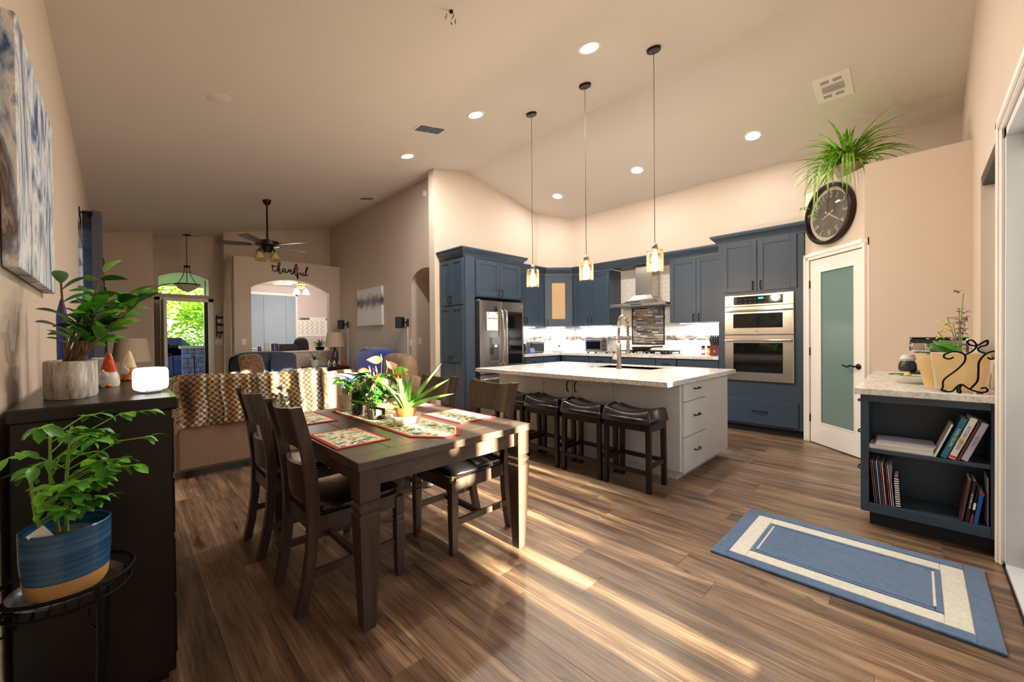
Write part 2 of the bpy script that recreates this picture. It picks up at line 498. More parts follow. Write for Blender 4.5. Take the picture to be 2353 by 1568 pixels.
def art(name, kind):
    m, t, p = new(name)
    if kind == 0:
        v = coords(t, (2.2, 2.2, .9)); a = noise(t, v, 1.5, 5, .6, 2.4)
        r = ramp(t, a, [(.30, (22,40,84)), (.39, (66,100,150)), (.45, (170,188,210)), (.53, (236,236,238)), (.60, (140,154,178)), (.66, (112,96,88)), (.74, (220,222,228))])
        t.links.new(r.outputs[0], p.inputs['Base Color'])
    else:
        tc = t.nodes.new('ShaderNodeTexCoord'); sp = t.nodes.new('ShaderNodeSeparateXYZ'); t.links.new(tc.outputs['Object'], sp.inputs[0])
        v = coords(t, (7, 7, 3.2)); a = noise(t, v, 1.3, 6, .75, .8)
        # a dark tree line a little above the middle, drips below it
        z = t.nodes.new('ShaderNodeMath'); z.operation = 'MULTIPLY_ADD'; z.inputs[1].default_value = -2.6; z.inputs[2].default_value = .26
        t.links.new(sp.outputs['Z'], z.inputs[0])
        ab = t.nodes.new('ShaderNodeMath'); ab.operation = 'ABSOLUTE'; t.links.new(z.outputs[0], ab.inputs[0])
        ad = t.nodes.new('ShaderNodeMath'); ad.operation = 'MULTIPLY_ADD'; ad.inputs[1].default_value = .9
        t.links.new(ab.outputs[0], ad.inputs[0]); t.links.new(a, ad.inputs[2])
        r = ramp(t, ad.outputs[0], [(.42, (24,26,58)), (.55, (58,66,110)), (.66, (150,134,120)), (.78, (214,212,218)), (.95, (232,230,234))])
        t.links.new(r.outputs[0], p.inputs['Base Color'])
    p.inputs['Roughness'].default_value = .5
art('art_marble', 0); art('art_trees', 1)
def blanket():
    m, t, p = new('blanket_weave')
    tc = t.nodes.new('ShaderNodeTexCoord'); sp = t.nodes.new('ShaderNodeSeparateXYZ'); t.links.new(tc.outputs['UV'], sp.inputs[0])
    # broad plaid bands across the width, then the checked yarns
    v = coords(t, (7.5, .4, 1), 'UV'); bands = noise(t, v, 1.0, 1, .4)
    rb = ramp(t, bands, [(.34, (60,46,36)), (.42, (150,108,62)), (.48, (214,200,176)), (.54, (84,66,50)), (.61, (178,144,98)), (.70, (58,56,54))])
    ck = t.nodes.new('ShaderNodeTexChecker'); ck.inputs['Scale'].default_value = 1.0
    mp = t.nodes.new('ShaderNodeMapping'); mp.inputs['Scale'].default_value = (46, 26, 1); mp.inputs['Rotation'].default_value = (0, 0, .0)
    t.links.new(tc.outputs['UV'], mp.inputs[0]); t.links.new(mp.outputs[0], ck.inputs['Vector'])
    ck.inputs['Color1'].default_value = (1,1,1,1); ck.inputs['Color2'].default_value = (.10,.085,.07,1)
    mx = t.nodes.new('ShaderNodeMixRGB'); mx.blend_type = 'MULTIPLY'; mx.inputs[0].default_value = .85
    t.links.new(rb.outputs[0], mx.inputs[1]); t.links.new(ck.outputs[0], mx.inputs[2]); t.links.new(mx.outputs[0], p.inputs['Base Color'])
    p.inputs['Roughness'].default_value = .95
    nz = noise(t, mp.outputs[0], 1.2, 2); bump(t, p, nz, .9, .02)
blanket()
def tapestry():
    m, t, p = new('tapestry'); v = coords(t, (1,1,1)); a = noise(t, v, 8, 4, .65, 1.5); b = noise(t, v, 30, 3, .6, .5)
    r = ramp(t, a, [(.32, (66,52,24)), (.40, (134,112,44)), (.46, (224,206,160)), (.52, (238,228,206)), (.57, (96,170,158)), (.63, (40,44,34)), (.70, (206,150,96)), (.78, (150,52,66))])
    r2 = ramp(t, b, [(.35, (150,150,140)), (.5, (255,255,255))])
    mx = t.nodes.new('ShaderNodeMixRGB'); mx.blend_type = 'MULTIPLY'; mx.inputs[0].default_value = .55
    t.links.new(r.outputs[0], mx.inputs[1]); t.links.new(r2.outputs[0], mx.inputs[2]); t.links.new(mx.outputs[0], p.inputs['Base Color'])
    p.inputs['Roughness'].default_value = .9; bump(t, p, noise(t, v, 300, 2), .5, .003)
tapestry()
simple('tapestry_red', (164,40,48), .9, bmp=.4, bs=300, bd=.003)
simple('tapestry_gold', (226,206,140), .9)
# ================================================================== SETTING
XL, XW, YF, YR = -.26, 6.43, 5.25, -.33
RX, RZt, SL, SR = 4.155, 4.01, .2084, .1934
def cz(x): return RZt - SL*(RX-x) if x < RX else RZt - SR*(x-RX)

floor = struct('floor', B(-.5, 6.7, -.5, 13.4, -.2, -.012), 'floor_wood')
PW, PL = .185, 1.25
_pc = {}
def plank_mesh(L, wd):
    k = (round(L, 3), round(wd, 3))
    if k not in _pc: _pc[k] = B(-wd/2+.0003, wd/2-.0003, -L/2+.0004, L/2-.0004, -.012, 0, .0007).mesh('plank', 'floor_wood')
    return _pc[k]
rows = int(math.ceil((XW-XL)/PW))
far = MB()
for r in range(rows):
    x0 = XL + r*PW; x1 = min(XW, x0+PW)
    y = YR - random.choice((0, .2, .42, .63, .81, 1.02))
    while y < 10.5:
        a, b_ = max(y, YR), min(y+PL, 10.5 if x1 < 1.7 else (9.45 if x1 < 4.3 else 6.3))
        if b_-a > .03:
            if a < 5.2:
                put('plank', plank_mesh(b_-a, x1-x0), floor, ((x0+x1)/2, (a+b_)/2, 0))
            else: far.box(x0+.0012, x1-.0012, a+.0012, b_-.0012, -.012, 0)
        y += PL
stuff(far.build('far_planks', 'floor_wood', floor))
struct('floor_office', B(1.7, 5.4, 9.45, 12.7, -.012, .001), 'tan_fabric')

# ceiling: two slopes meeting at a ridge
mb = MB()
for xa, xb in ((-.4, RX), (RX, 6.56)):
    mb.hexa([(xa,-.46,cz(xa)),(xb,-.46,cz(xb)),(xb,10.7,cz(xb)),(xa,10.7,cz(xa)),(xa,-.46,cz(xa)+.14),(xb,-.46,cz(xb)+.14),(xb,10.7,cz(xb)+.14),(xa,10.7,cz(xa)+.14)])
struct('ceiling', mb, 'ceiling_paint')

# left wall with a window
mb = MB(); WY0, WY1, WZ0, WZ1 = 5.74, 7.4, .95, 2.46
mb.box(-.38, XL, -.45, WY0, 0, 3.13); mb.box(-.38, XL, WY1, 9.92, 0, 3.13)
mb.box(-.38, XL, WY0, WY1, 0, WZ0); mb.box(-.38, XL, WY0, WY1, WZ1, 3.13)
struct('wall_left', mb, 'wall_paint')
wn = MB()
for a in ((WY0, WY0+.04, WZ0, WZ1), (WY1-.04, WY1, WZ0, WZ1), (WY0, WY1, WZ0, WZ0+.04), (WY0, WY1, WZ1-.04, WZ1), (WY0, WY1, 2.20, 2.235)):
    wn.box(-.345, -.30, a[0], a[1], a[2], a[3])
w1 = struct('window_1', wn, 'vinyl_white')
B(-.327, -.321, WY0+.03, WY1-.03, WZ0+.03, WZ1-.03).build('pane', 'window_glass', w1)

# slider wall (right), a sliding patio door and a window above the side counter
SX0, SX1, SZ = .98, 3.36, 2.33
UX0, UX1, UZ0, UZ1 = 3.72, 4.58, 1.06, 2.40
mb = MB()
mb.box(-.38, SX0, -.45, YR, 0, 4.1); mb.box(SX0, SX1, -.45, YR, SZ, 4.1)
mb.box(SX1, UX0, -.45, YR, 0, 4.1); mb.box(UX0, UX1, -.45, YR, 0, UZ0); mb.box(UX0, UX1, -.45, YR, UZ1, 4.1); mb.box(UX1, 6.56, -.45, YR, 0, 4.1)
struct('wall_right', mb, 'wall_paint')
sl = MB()
for a in ((SX0, SX0+.05, 0, SZ), (SX1-.05, SX1, 0, SZ), (SX0, SX1, SZ-.05, SZ), (SX0, SX1, -.005, .03)):
    sl.box(a[0], a[1], -.47, -.325, a[2], a[3])
slider = struct('door_1', sl, 'vinyl_white')
for nm, x0, x1, yy in (('sliding_panel', 1.03, 2.24, -.365), ('fixed_panel', 2.13, 3.31, -.42)):
    pm = MB()
    for a in ((x0, x0+.075, .03, SZ-.05), (x1-.075, x1, .03, SZ-.05), (x0, x1, .03, .13), (x0, x1, SZ-.14, SZ-.05)):
        pm.cbox(a[0], a[1], yy-.02, yy+.02, a[2], a[3], .004)
    pn = pm.build(nm, 'vinyl_white', slider)
    B(x0+.07, x1-.07, yy-.004, yy+.004, .12, SZ-.13).build('pane', 'window_glass', pn)
    if nm == 'sliding_panel':
        MB().tube(spline([(x1-.04, yy+.02, .88), (x1-.04, yy+.06, .92), (x1-.04, yy+.06, 1.12), (x1-.04, yy+.02, 1.16)], 4), .009).build('pull', 'black_metal', pn, True)
B(SX0, SX1, -.325, -.318, 0, .012).build('track', 'black_metal', slider)
cas = MB()                                       # casing round the slider
prof = [(0, -.016), (.012, -.02), (.03, -.026), (.06, -.022), (.085, -.03), (.085, 0), (0, 0)]
def casing(path, depth_y, sgn):
    pass
for (x0, x1, z0, z1) in ((SX1-.005, SX1+.08, 0, SZ+.08), (SX0-.08, SX0+.005, 0, SZ+.08), (SX0-.08, SX1+.08, SZ-.005, SZ+.08)):
    cas.cbox(x0, x1, YR, YR+.024, z0, z1, .008)
    if x1-x0 < z1-z0: cas.cbox(x0+.018, x1-.03, YR+.02, YR+.034, z0, z1-.02, .006)
    else: cas.cbox(x0+.03, x1-.03, YR+.02, YR+.034, z0+.018, z1-.02, .006)
struct('trim_1', cas, 'trim_white')
wn = MB()
for a in ((UX0, UX0+.04, UZ0, UZ1), (UX1-.04, UX1, UZ0, UZ1), (UX0, UX1, UZ0, UZ0+.04), (UX0, UX1, UZ1-.04, UZ1)):
    wn.box(a[0], a[1], -.44, -.40, a[2], a[3])
w2 = struct('window_2', wn, 'vinyl_white')
B(UX0+.03, UX1-.03, -.425, -.419, UZ0+.03, UZ1-.03).build('pane', 'window_glass', w2)
B(UX0, UX1, -.40, YR-.006, UZ1-.06, UZ1-.01, .005).build('blind_rail', 'dark_plastic', w2)

# kitchen back wall, fridge wall with its gable, the angled corner
struct('wall_back', B(XW, 6.56, -.45, 5.4, 0, 3.66), 'wall_paint')
FX0 = 3.51
mb = MB().extr([(FX0, YF, 0), (6.5, YF, 0), (6.5, YF, 3.60), (RX, YF, 4.06), (FX0, YF, 3.93)], (0, .15, 0))
struct('wall_fridge', mb, 'wall_paint')
struct('wall_corner', MB().prism([(5.90, 5.26), (6.44, 4.74), (6.44, 5.26)], 0, 3.70), 'wall_paint')

# living-room side wall with an arched opening
LX = 3.70
arch = [(LX, 5.835+.435*math.cos(a), 2.20+.24*math.sin(a)) for a in [PI - PI*i/16 for i in range(17)]]
mb = MB().extr([(LX, 10.2, 0), (LX, 10.2, 4.0), (LX, 5.40, 4.0)] + arch + [(LX, 6.27, 0)], (.5, 0, 0))
struct('wall_living', mb, 'wall_paint')
struct('wall_hall', MB().box(4.2, 6.5, 6.27, 6.4, 0, 4).box(6.4, 6.52, 5.4, 6.27, 0, 4), 'wall_paint')

# wall with the arched pass-through, the ledge above it and the wall behind the ledge
TY = 9.45
mb = MB(); x0, x1 = 1.93, 3.46
mb.box(1.65, x0, TY, TY+.15, 0, 2.92); mb.box(x1, LX+.02, TY, TY+.15, 0, 2.92); mb.box(x0, x1, TY, TY+.15, 0, .97)
top = [(x0 + (x1-x0)*i/16, TY, 2.31 + .22*math.sin(PI*i/16)**.8) for i in range(17)]
mb.extr([(x0, TY, 2.92)] + top + [(x1, TY, 2.92)], (0, .15, 0))
struct('wall_passthrough', mb, 'wall_paint')
struct('trim_2', B(x0-.02, x1+.02, TY-.03, TY+.18, .97, 1.0, .008), 'trim_white')
struct('ceiling_office', B(1.68, 5.3, TY+.14, 12.75, 2.80, 2.916), 'ceiling_paint')
struct('wall_ledge', B(1.58, 3.9, 10.03, 10.15, 2.915, 4.1), 'wall_paint')
arch = [(1.62, 9.99+.30*math.cos(a), 1.95+.26*math.sin(a)) for a in [PI - PI*i/12 for i in range(13)]]
mb = MB().extr([(1.62, 10.62, 0), (1.62, 10.62, 2.92), (1.62, TY+.15, 2.92), (1.62, TY+.15, 0), (1.62, 9.69, 0)] + arch + [(1.62, 10.29, 0)], (.12, 0, 0))
mb.box(1.59, 1.70, 10.145, 10.62, 2.92, 3.7)
struct('wall_entry_side', mb, 'wall_paint')
# office shell
struct('wall_office', MB().box(1.6, 5.3, 12.6, 12.72, 0, 2.85).box(5.2, 5.3, TY+.15, 12.7, 0, 2.85).box(1.6, 1.72, 10.62, 12.7, 0, 2.85), 'office_paint')

# entry: front wall with door opening and arched transom window
EY = 10.5; DX0, DX1, DZ = .58, 1.40, 2.08
mb = MB()
mb.box(.36, DX0, EY, EY+.12, 0, 3.6); mb.box(DX1, 1.72, EY, EY+.12, 0, 3.6); mb.box(DX0, DX1, EY, EY+.12, DZ, 2.18)
topz = [(DX0+(DX1-DX0)*i/10, EY, 2.54+.12*math.sin(PI*i/10)) for i in range(11)]
mb.extr([(DX0, EY, 3.6)] + topz + [(DX1, EY, 3.6)], (0, .12, 0))
struct('wall_front', mb, 'wall_paint')
struct('wall_entry_return', MB().box(-.38, .48, 9.8, 9.92, 0, 3.4).box(.36, .48, 9.92, EY, 0, 3.5), 'wall_paint')
wn = MB().sweep([], []) if False else MB()
fr = [(DX0+.002, 2.182), (DX1-.002, 2.182)] + [(p[0], p[2]-.004) for p in reversed(topz)]
wn.tube([(p[0], EY+.06, p[1]) for p in fr], .014, 4, closed=True)
w3 = struct('window_3', wn, 'vinyl_white')
MB().extr([(p[0], EY+.058, p[1]) for p in fr], (0, .006, 0)).build('pane', 'window_glass', w3)
dr = MB()
for a in ((DX0-.06, DX0+.03, 0, DZ+.04), (DX1-.03, DX1+.06, 0, DZ+.04), (DX0-.06, DX1+.06, DZ-.03, DZ+.04)):
    dr.cbox(a[0], a[1], EY-.02, EY+.10, a[2], a[3], .006)
fd = struct('door_2', dr, 'trim_white')
dl = B(DX0+.03, DX0+.075, EY-.78, EY-.02, .01, DZ-.035, .004).build('door_leaf', 'trim_white', fd)
for zz in (.98, 1.16):
    MB().ell((DX0+.10, EY-.70, zz), (.03, .03, .03), 10, 6).tube([(DX0+.07, EY-.70, zz), (DX0+.1, EY-.70, zz)], .012).build('knob', 'bronze', dl, True)
sdm = MB()
for a in ((DX1-.075, DX1-.03, .02, DZ-.03), (DX1-.09, DX1-.075, .02, DZ-.03)): sdm.box(a[0], a[1], EY+.07, EY+.14, a[2], a[3])
sdm.build('storm_door_edge', 'black_metal', fd)

# baseboards
bb = [(0, 0), (.014, 0), (.014, .10), (.006, .125), (0, .13)]
struct('baseboard_hall', MB().sweep([(4.2, 6.27), (LX, 6.27), (LX, TY)][::-1], [(o, z) for o, z in bb]), 'trim_white')
struct('baseboard_left', MB().sweep([(XL, 1.0), (XL, 9.8)], bb), 'trim_white')
struct('baseboard_fridge', MB().sweep([(FX0, YF+.15), (FX0, YF), (3.60, YF)], [(o, z) for o, z in bb]), 'trim_white')

# corner pantry: angled wall with a frosted-glass door, side wall, plant shelf on top
PO = (5.82, .96, 0); PR = -3*PI/4; PZ = 2.89
def holder(name, loc, rz):
    o = bpy.data.objects.new(name, None); COL.objects.link(o); o.location = loc; o.rotation_euler = (0,0,rz); return o
R_ = Matrix.Translation(PO) @ RZ(PR)
mb = MB(); mb.box(.02, .115, 0, .12, 0, PZ); mb.box(.835, .922, 0, .12, 0, PZ); mb.box(.115, .835, 0, .12, 2.11, PZ); mb.xf(R_)
struct('wall_pantry', mb, 'wall_paint')
struct('wall_pantry_side', B(5.168, 5.29, YR, .36, 0, PZ), 'wall_paint')
struct('trim_3', MB().prism([(5.84, .93), (5.22, .31), (5.22, YR), (XW, YR), (XW, .93)], PZ-.1, PZ-.001), 'wall_paint')
pc = MB()
for (x0, x1, z0, z1) in ((.035, .118, 0, 2.19), (.832, .91, 0, 2.19), (.035, .91, 2.105, 2.19)):
    pc.cbox(x0, x1, -.022, .0, z0, z1, .006)
    if x1-x0 < z1-z0: pc.cbox(x0+.012, x1-.035, -.032, -.018, z0, z1-.012, .005)
    else: pc.cbox(x0+.012, x1-.012, -.032, -.018, z0+.035, z1-.012, .005)
pc.xf(R_); struct('trim_4', pc, 'trim_white')
pd = MB()
for (x0, x1, z0, z1) in ((.122, .272, .012, 2.10), (.722, .828, .012, 2.10), (.272, .722, .012, .25), (.272, .722, 1.955, 2.10)):
    pd.box(x0, x1, .0, .038, z0, z1)
pd.xf(R_); pdo = struct('door_3', pd, 'white_paint')
B(.27, .724, .012, .022, .248, 1.957).xf(R_).build('glass_panel', 'frosted_door', pdo)
gb = MB()
for (x0, x1, z0, z1) in ((.268, .28, .25, 1.955), (.714, .726, .25, 1.955), (.268, .726, .246, .258), (.268, .726, 1.947, 1.959)): gb.cbox(x0, x1, -.004, .01, z0, z1, .003)
gb.xf(R_).build('glazing_bead', 'white_paint', pdo)
for zz in (1.83, 1.055, .285): MB().cbox(.113, .127, -.012, .0, zz-.045, zz+.045, .003).xf(R_).build('hinge', 'black_metal', pdo)
lv = MB().lathe([(.028, 0), (.03, .006), (.024, .014), (.01, .02)], 16)
lv.xf(Matrix.Translation((.775, 0, .925)) @ Matrix.Rotation(PI/2, 4, 'X'))
lv.tube([(.775, -.01, .925), (.775, -.05, .925)], .009)
lv.tube(spline([(.775, -.05, .925), (.73, -.052, .932), (.69, -.05, .918), (.645, -.05, .928), (.632, -.05, .932)], 5), [.010]*16 + [.008]*5 if False else .009)
lv.xf(R_).build('lever_handle', 'bronze', pdo, True)
# ================================================================== KITCHEN
def pull(parent, x, y, z, vert=True, L=.10, out=.03, mat='black_metal', r=.0055):
    h = L/2
    P = [(-h, 0), (-h*.96, out*.75), (-h*.5, out), (0, out*1.08), (h*.5, out), (h*.96, out*.75), (h, 0)]
    pts = [(x, y-o, z+a) if vert else (x+a, y-o, z) for a, o in P]
    m = MB().tube(spline(pts, 3), r, 6)
    for a in (-h, h):
        q = (x, y-.002, z+a) if vert else (x+a, y-.002, z)
        m.ell(q, (.009, .006, .009), 8, 6)
    return m.build('handle', mat, parent, True)
def shaker(parent, x0, x1, z0, z1, y=0.0, mat='navy', fw_=.06, t=.02, hx=None, hz=None, vert=True, mid=None, name='door', panel=True, L=.1):
    m = MB()
    m.cbox(x0, x0+fw_, y-t, y, z0, z1, .002); m.cbox(x1-fw_, x1, y-t, y, z0, z1, .002)
    m.cbox(x0+fw_, x1-fw_, y-t, y, z0, z0+fw_, .002); m.cbox(x0+fw_, x1-fw_, y-t, y, z1-fw_, z1, .002)
    if mid: m.cbox(x0+fw_, x1-fw_, y-t, y, mid-fw_/2, mid+fw_/2, .002)
    if panel:
        m.box(x0+fw_-.004, x1-fw_+.004, y-t+.010, y-.002, z0+fw_-.004, z1-fw_+.004)
        for (a, b_, c, d) in ((x0+fw_, x0+fw_+.008, z0+fw_, z1-fw_), (x1-fw_-.008, x1-fw_, z0+fw_, z1-fw_), (x0+fw_, x1-fw_, z0+fw_, z0+fw_+.008), (x0+fw_, x1-fw_, z1-fw_-.008, z1-fw_)):
            m.box(a, b_, y-t+.006, y-t+.011, c, d)
    d = m.build(name, mat, parent)
    if hx is not None: pull(d, hx, y-t, hz, vert, L)
    return d
def slab(parent, x0, x1, z0, z1, y=0.0, mat='navy', t=.02, hx=None, hz=None, name='drawer', L=.1):
    d = B(x0, x1, y-t, y, z0, z1, .003).build(name, mat, parent)
    if hx is not None: pull(d, hx, y-t, hz, False, L)
    return d
def cabinet(name, label, loc, rz, wd, dp, z0, z1, mat='navy', toe=0.0, group=None, cat='cabinet'):
    T = thing(name, label, cat, loc, rz, group)
    B(0, wd, 0, dp, z0, z1).build('body', mat, T)
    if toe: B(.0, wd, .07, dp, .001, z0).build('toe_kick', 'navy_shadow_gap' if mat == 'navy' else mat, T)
    return T
crown = [(0, 0), (.010, 0), (.014, .018), (.024, .036), (.040, .058), (.060, .078), (.072, .088), (.074, .100), (.082, .104), (.082, .122), (0, .122)]
def crown_at(z, s=1.0): return [(o*s, z+h*s) for o, h in crown]
W = -PI/2

# tall pantry cabinet on the end of the fridge run
tall = cabinet('tall_pantry_cabinet', 'tall dark navy pantry cabinet with four panelled doors beside the refrigerator', (3.61, YF-.004, 0), W, .586, .21, .10, 2.46, toe=1)
for a, b_, hx in ((.012, .294, .262), (.298, .578, .330)):
    shaker(tall, a, b_, 1.745, 2.425, hx=hx, hz=1.83, fw_=.052)
    shaker(tall, a, b_, .115, 1.725, hx=hx, hz=.92, fw_=.052, mid=.92)
B(.59, .604, .02, .19, .10, 2.46, .003).build('end_panel', 'navy', tall)
of = cabinet('over_fridge_cabinet', 'dark navy two-door cabinet above the steel refrigerator', (3.825, 4.66, 0), 0, .98, .584, 1.87, 2.46)
shaker(of, .012, .486, 1.885, 2.425, hx=.45, hz=1.95, y=0)
shaker(of, .492, .968, 1.885, 2.425, hx=.53, hz=1.95, y=0)
B(.985, 1.0, .0, .584, .0, 2.46).build('side_panel', 'navy', of)
tag(MB().sweep([(3.61, YF-.01), (3.61, 4.66), (4.83, 4.66), (4.83, 4.90)], crown_at(2.452)).box(3.62, 4.82, 4.67, YF-.01, 2.462, 2.50).build('crown_moulding', 'navy'), 'dark navy crown moulding along the top above the refrigerator', 'moulding')

# refrigerator
fr_ = thing('refrigerator', 'stainless steel french-door refrigerator with water dispenser and dark glass panel', 'refrigerator', (3.835, 4.60, 0), 0)
FWd = .95
B(0, FWd, .05, .62, .02, 1.82, .004).build('body', 'dark_plastic', fr_)
def bowed(x0, x1, z0, z1, name, bow=.012):
    m = MB()
    m.grid(lambda u, v: (x0+(x1-x0)*u, -.025-bow*math.sin(PI*u)**.7*.9, z0+(z1-z0)*v), 10, 1)
    m.box(x0, x1, -.024, .045, z0, z1)
    return m.build(name, 'steel', fr_, 60)
ld = bowed(.004, FWd/2-.003, .70, 1.81, 'left_door'); rd = bowed(FWd/2+.003, FWd-.004, .70, 1.81, 'right_door')
fz = bowed(.004, FWd-.004, .06, .685, 'freezer_drawer')
for d, xx, sg in ((ld, FWd/2-.045, 1), (rd, FWd/2+.045, -1)):
    pts = [(xx, -.035, 1.68), (xx, -.075, 1.62), (xx+sg*.012, -.085, 1.38), (xx+sg*.012, -.085, 1.12), (xx, -.075, .88), (xx, -.035, .82)]
    MB().tube(spline(pts, 6), .0135, 10).build('handle', 'chrome', d, True)
MB().tube(spline([(.05, -.03, .60), (.07, -.075, .62), (.30, -.085, .625), (.65, -.085, .625), (.88, -.075, .62), (.90, -.03, .60)], 5), .014, 10).build('handle', 'chrome', fz, True)
# dispenser recess
dp = MB().cbox(.19, .385, -.045, -.026, .86, 1.27, .006).build('dispenser', 'steel', ld)
B(.205, .37, -.047, -.040, .90, 1.17).build('dispenser_recess', 'steel_dark', ld)
B(.215, .37, -.075, -.04, 1.14, 1.255, .006).build('dispenser_panel', 'label_grey', ld)
B(.265, .32, -.07, -.045, 1.10, 1.145, .004).build('spout', 'white_plastic', ld)
B(.20, .25, -.062, -.045, .99, 1.1, .004).build('paddle', 'dark_plastic', ld)
B(FWd/2+.115, FWd-.05, -.043, -.034, .83, 1.66, .004).build('glass_panel', 'black_gloss', rd)
put('badge', MB().lathe([(.012, 0), (.012, .003)], 12).mesh('badge', 'chrome'), rd, (FWd-.05, -.037, 1.745), (PI/2, 0, 0))
B(-.0, .03, -.02, .045, 1.80, 1.825, .004).build('hinge', 'label_grey', fr_)
note = tag(B(.13, .355, -.045, -.0435, 1.36, 1.64).build('paper_note', 'paper', None, loc=(3.835, 4.60, 0)), 'white sheet of paper held on the refrigerator door by magnets', 'paper')
for (xx, c) in ((.155, 'spice_red'), (.335, 'leaf_dark')):
    put('magnet', MB().lathe([(.011, 0), (.011, .006)], 12).mesh('magnet', c), note, (xx, -.0455, 1.62), (PI/2, 0, 0))
B(.14, .345, -.0465, -.0455, 1.535, 1.55).build('ruled_line', 'label_grey', note)
tag(MB().ell((0, 0, 0), (.022, .01, .04), 10, 8).tube([(0, -.005, .03), (.02, -.012, -.05)], .008, 6).build('magnet_clip', 'black_plastic', None, True, loc=(3.835+.315, 4.555, 1.70)), 'small black clip magnet at the top of the refrigerator door', 'magnet')

# wall cabinets
U1 = cabinet('upper_cabinet', 'navy wall cabinet between the refrigerator and the glass corner cabinet', (4.84, 4.89, 0), 0, .85, .354, 1.45, 2.41)
shaker(U1, .006, .285, 1.455, 2.39, hx=.255, hz=1.55); shaker(U1, .291, .80, 1.455, 2.39, hx=.32, hz=1.55)
DG = thing('corner_cabinet', 'angled navy corner cabinet with one frosted glass door', 'cabinet', (5.69, 4.90, 0), -PI/4)
MB().prism([(0, 0), (.53, 0), (.53, .02), (.42, .35), (.11, .35), (0, .02)], 1.45, 2.41).build('body', 'navy', DG)
dgd = shaker(DG, .012, .518, 1.455, 2.39, fw_=.13, panel=False, hx=.06, hz=1.53)
B(.14, .39, -.012, -.006, 1.58, 2.265).build('glass_panel', 'frosted_cabinet', dgd)
U2 = cabinet('upper_cabinet', 'navy two-door wall cabinet left of the range hood', (6.07, 4.53, 0), W, .80, .354, 1.45, 2.41)
shaker(U2, .03, .398, 1.455, 2.39, hx=.362, hz=1.55); shaker(U2, .402, .79, 1.455, 2.39, hx=.44, hz=1.55)
U3 = cabinet('upper_cabinet', 'navy two-door wall cabinet between the range hood and the oven tower', (6.07, 2.68, 0), W, .80, .354, 1.45, 2.41)
shaker(U3, .008, .398, 1.455, 2.39, hx=.362, hz=1.52); shaker(U3, .402, .792, 1.455, 2.39, hx=.44, hz=1.52)
tag(MB().sweep([(4.83, 4.89), (5.70, 4.89), (6.07, 4.52), (6.07, 1.972)], crown_at(2.412, 1.0)).box(6.07, 6.42, 2.69, 3.72, 2.415, 2.45).build('crown_moulding', 'navy'), 'long navy crown moulding running over the wall cabinets and range hood', 'moulding')

# oven tower
tw = cabinet('oven_tower_cabinet', 'tall navy cabinet holding the built-in double oven', (5.77, 1.88, 0), W, .94, .65, .10, 2.47, toe=1)
shaker(tw, .05, .455, 1.81, 2.455, hx=.415, hz=1.88, fw_=.065); shaker(tw, .461, .872, 1.81, 2.455, hx=.50, hz=1.88, fw_=.065)
slab(tw, .06, .885, .125, .43, hx=.48, hz=.29, L=.16)
tag(MB().sweep([(6.07, 1.885), (5.77, 1.885), (5.77, .925)], crown_at(2.452)).box(5.78, 6.42, .95, 1.88, 2.472, 2.5).build('crown_moulding', 'navy'), 'navy crown moulding on top of the oven tower', 'moulding')
ov = thing('built_in_oven', 'stainless steel built-in double oven with black glass windows', 'oven', (5.77, 1.88, 0), W)
B(.082, .846, -.018, .35, .66, 1.77, .003).build('casing', 'steel_dark', ov)
cp = B(.084, .844, -.03, -.016, 1.622, 1.768, .004).build('control_panel', 'steel', ov)
cpb = B(.19, .735, -.033, -.028, 1.642, 1.745, .002).build('display', 'black_gloss', cp)
for i in range(9):
    for j in range(2): B(.21+.055*i, .228+.055*i, -.0345, -.0325, 1.66+.045*j, 1.664+.045*j).build('button', 'label_grey', cp)
put('clock_digits', text_mesh('10:22', .028, .0006, 'cyan_led'), cp, (.50, -.0345, 1.715), (PI/2, 0, 0))
for z0, z1, w0, w1, hz, nm in ((1.258, 1.612, 1.342, 1.525, 1.565, 'upper_door'), (.668, 1.248, .778, 1.152, 1.185, 'lower_door')):
    od = B(.084, .844, -.036, -.016, z0, z1, .004).build(nm, 'steel', ov)
    B(.188, .735, -.039, -.034, w0, w1, .002).build('window', 'black_gloss', od)
    MB().tube([(.10, -.075, hz), (.83, -.075, hz)], .014, 10).tube([(.12, -.03, hz), (.12, -.075, hz)], .01).tube([(.81, -.03, hz), (.81, -.075, hz)], .01).build('handle', 'chrome', od, True)
put('badge', MB().lathe([(.011, 0), (.011, .002)], 14).mesh('badge', 'chrome'), ov, (.43, -.037, 1.30), (PI/2, 0, 0))
put('badge_lettering', text_mesh('LG', .022, .0006, 'steel_dark'), ov, (.462, -.037, 1.30), (PI/2, 0, 0))

# base cabinets and counter
def base(label, y1, y0, fronts):
    T = cabinet('base_cabinet', label, (5.80, y1, 0), W, y1-y0-.002, .60, .10, .92, toe=1)
    w_ = y1-y0-.002
    if fronts == 'drawer':
        slab(T, .006, w_-.006, .76, .905, hx=w_/2, hz=.835); slab(T, .006, w_-.006, .44, .75, hx=w_/2, hz=.6); slab(T, .006, w_-.006, .115, .43, hx=w_/2, hz=.28)
    else:
        slab(T, .006, w_-.006, .76, .905, name='false_front')
        shaker(T, .006, w_/2-.002, .115, .75, hx=w_/2-.035, hz=.66); shaker(T, w_/2+.002, w_-.006, .115, .75, hx=w_/2+.035, hz=.66)
base('navy base cabinet under the toaster oven', 4.58, 3.98, 'doors')
base('navy drawer base left of the cooktop', 3.98, 3.56, 'drawer')
base('wide navy base cabinet under the gas cooktop', 3.56, 2.78, 'doors')
base('narrow navy drawer base right of the cooktop', 2.78, 2.46, 'drawer')
base('navy base cabinet below the knife block', 2.46, 1.88, 'doors')
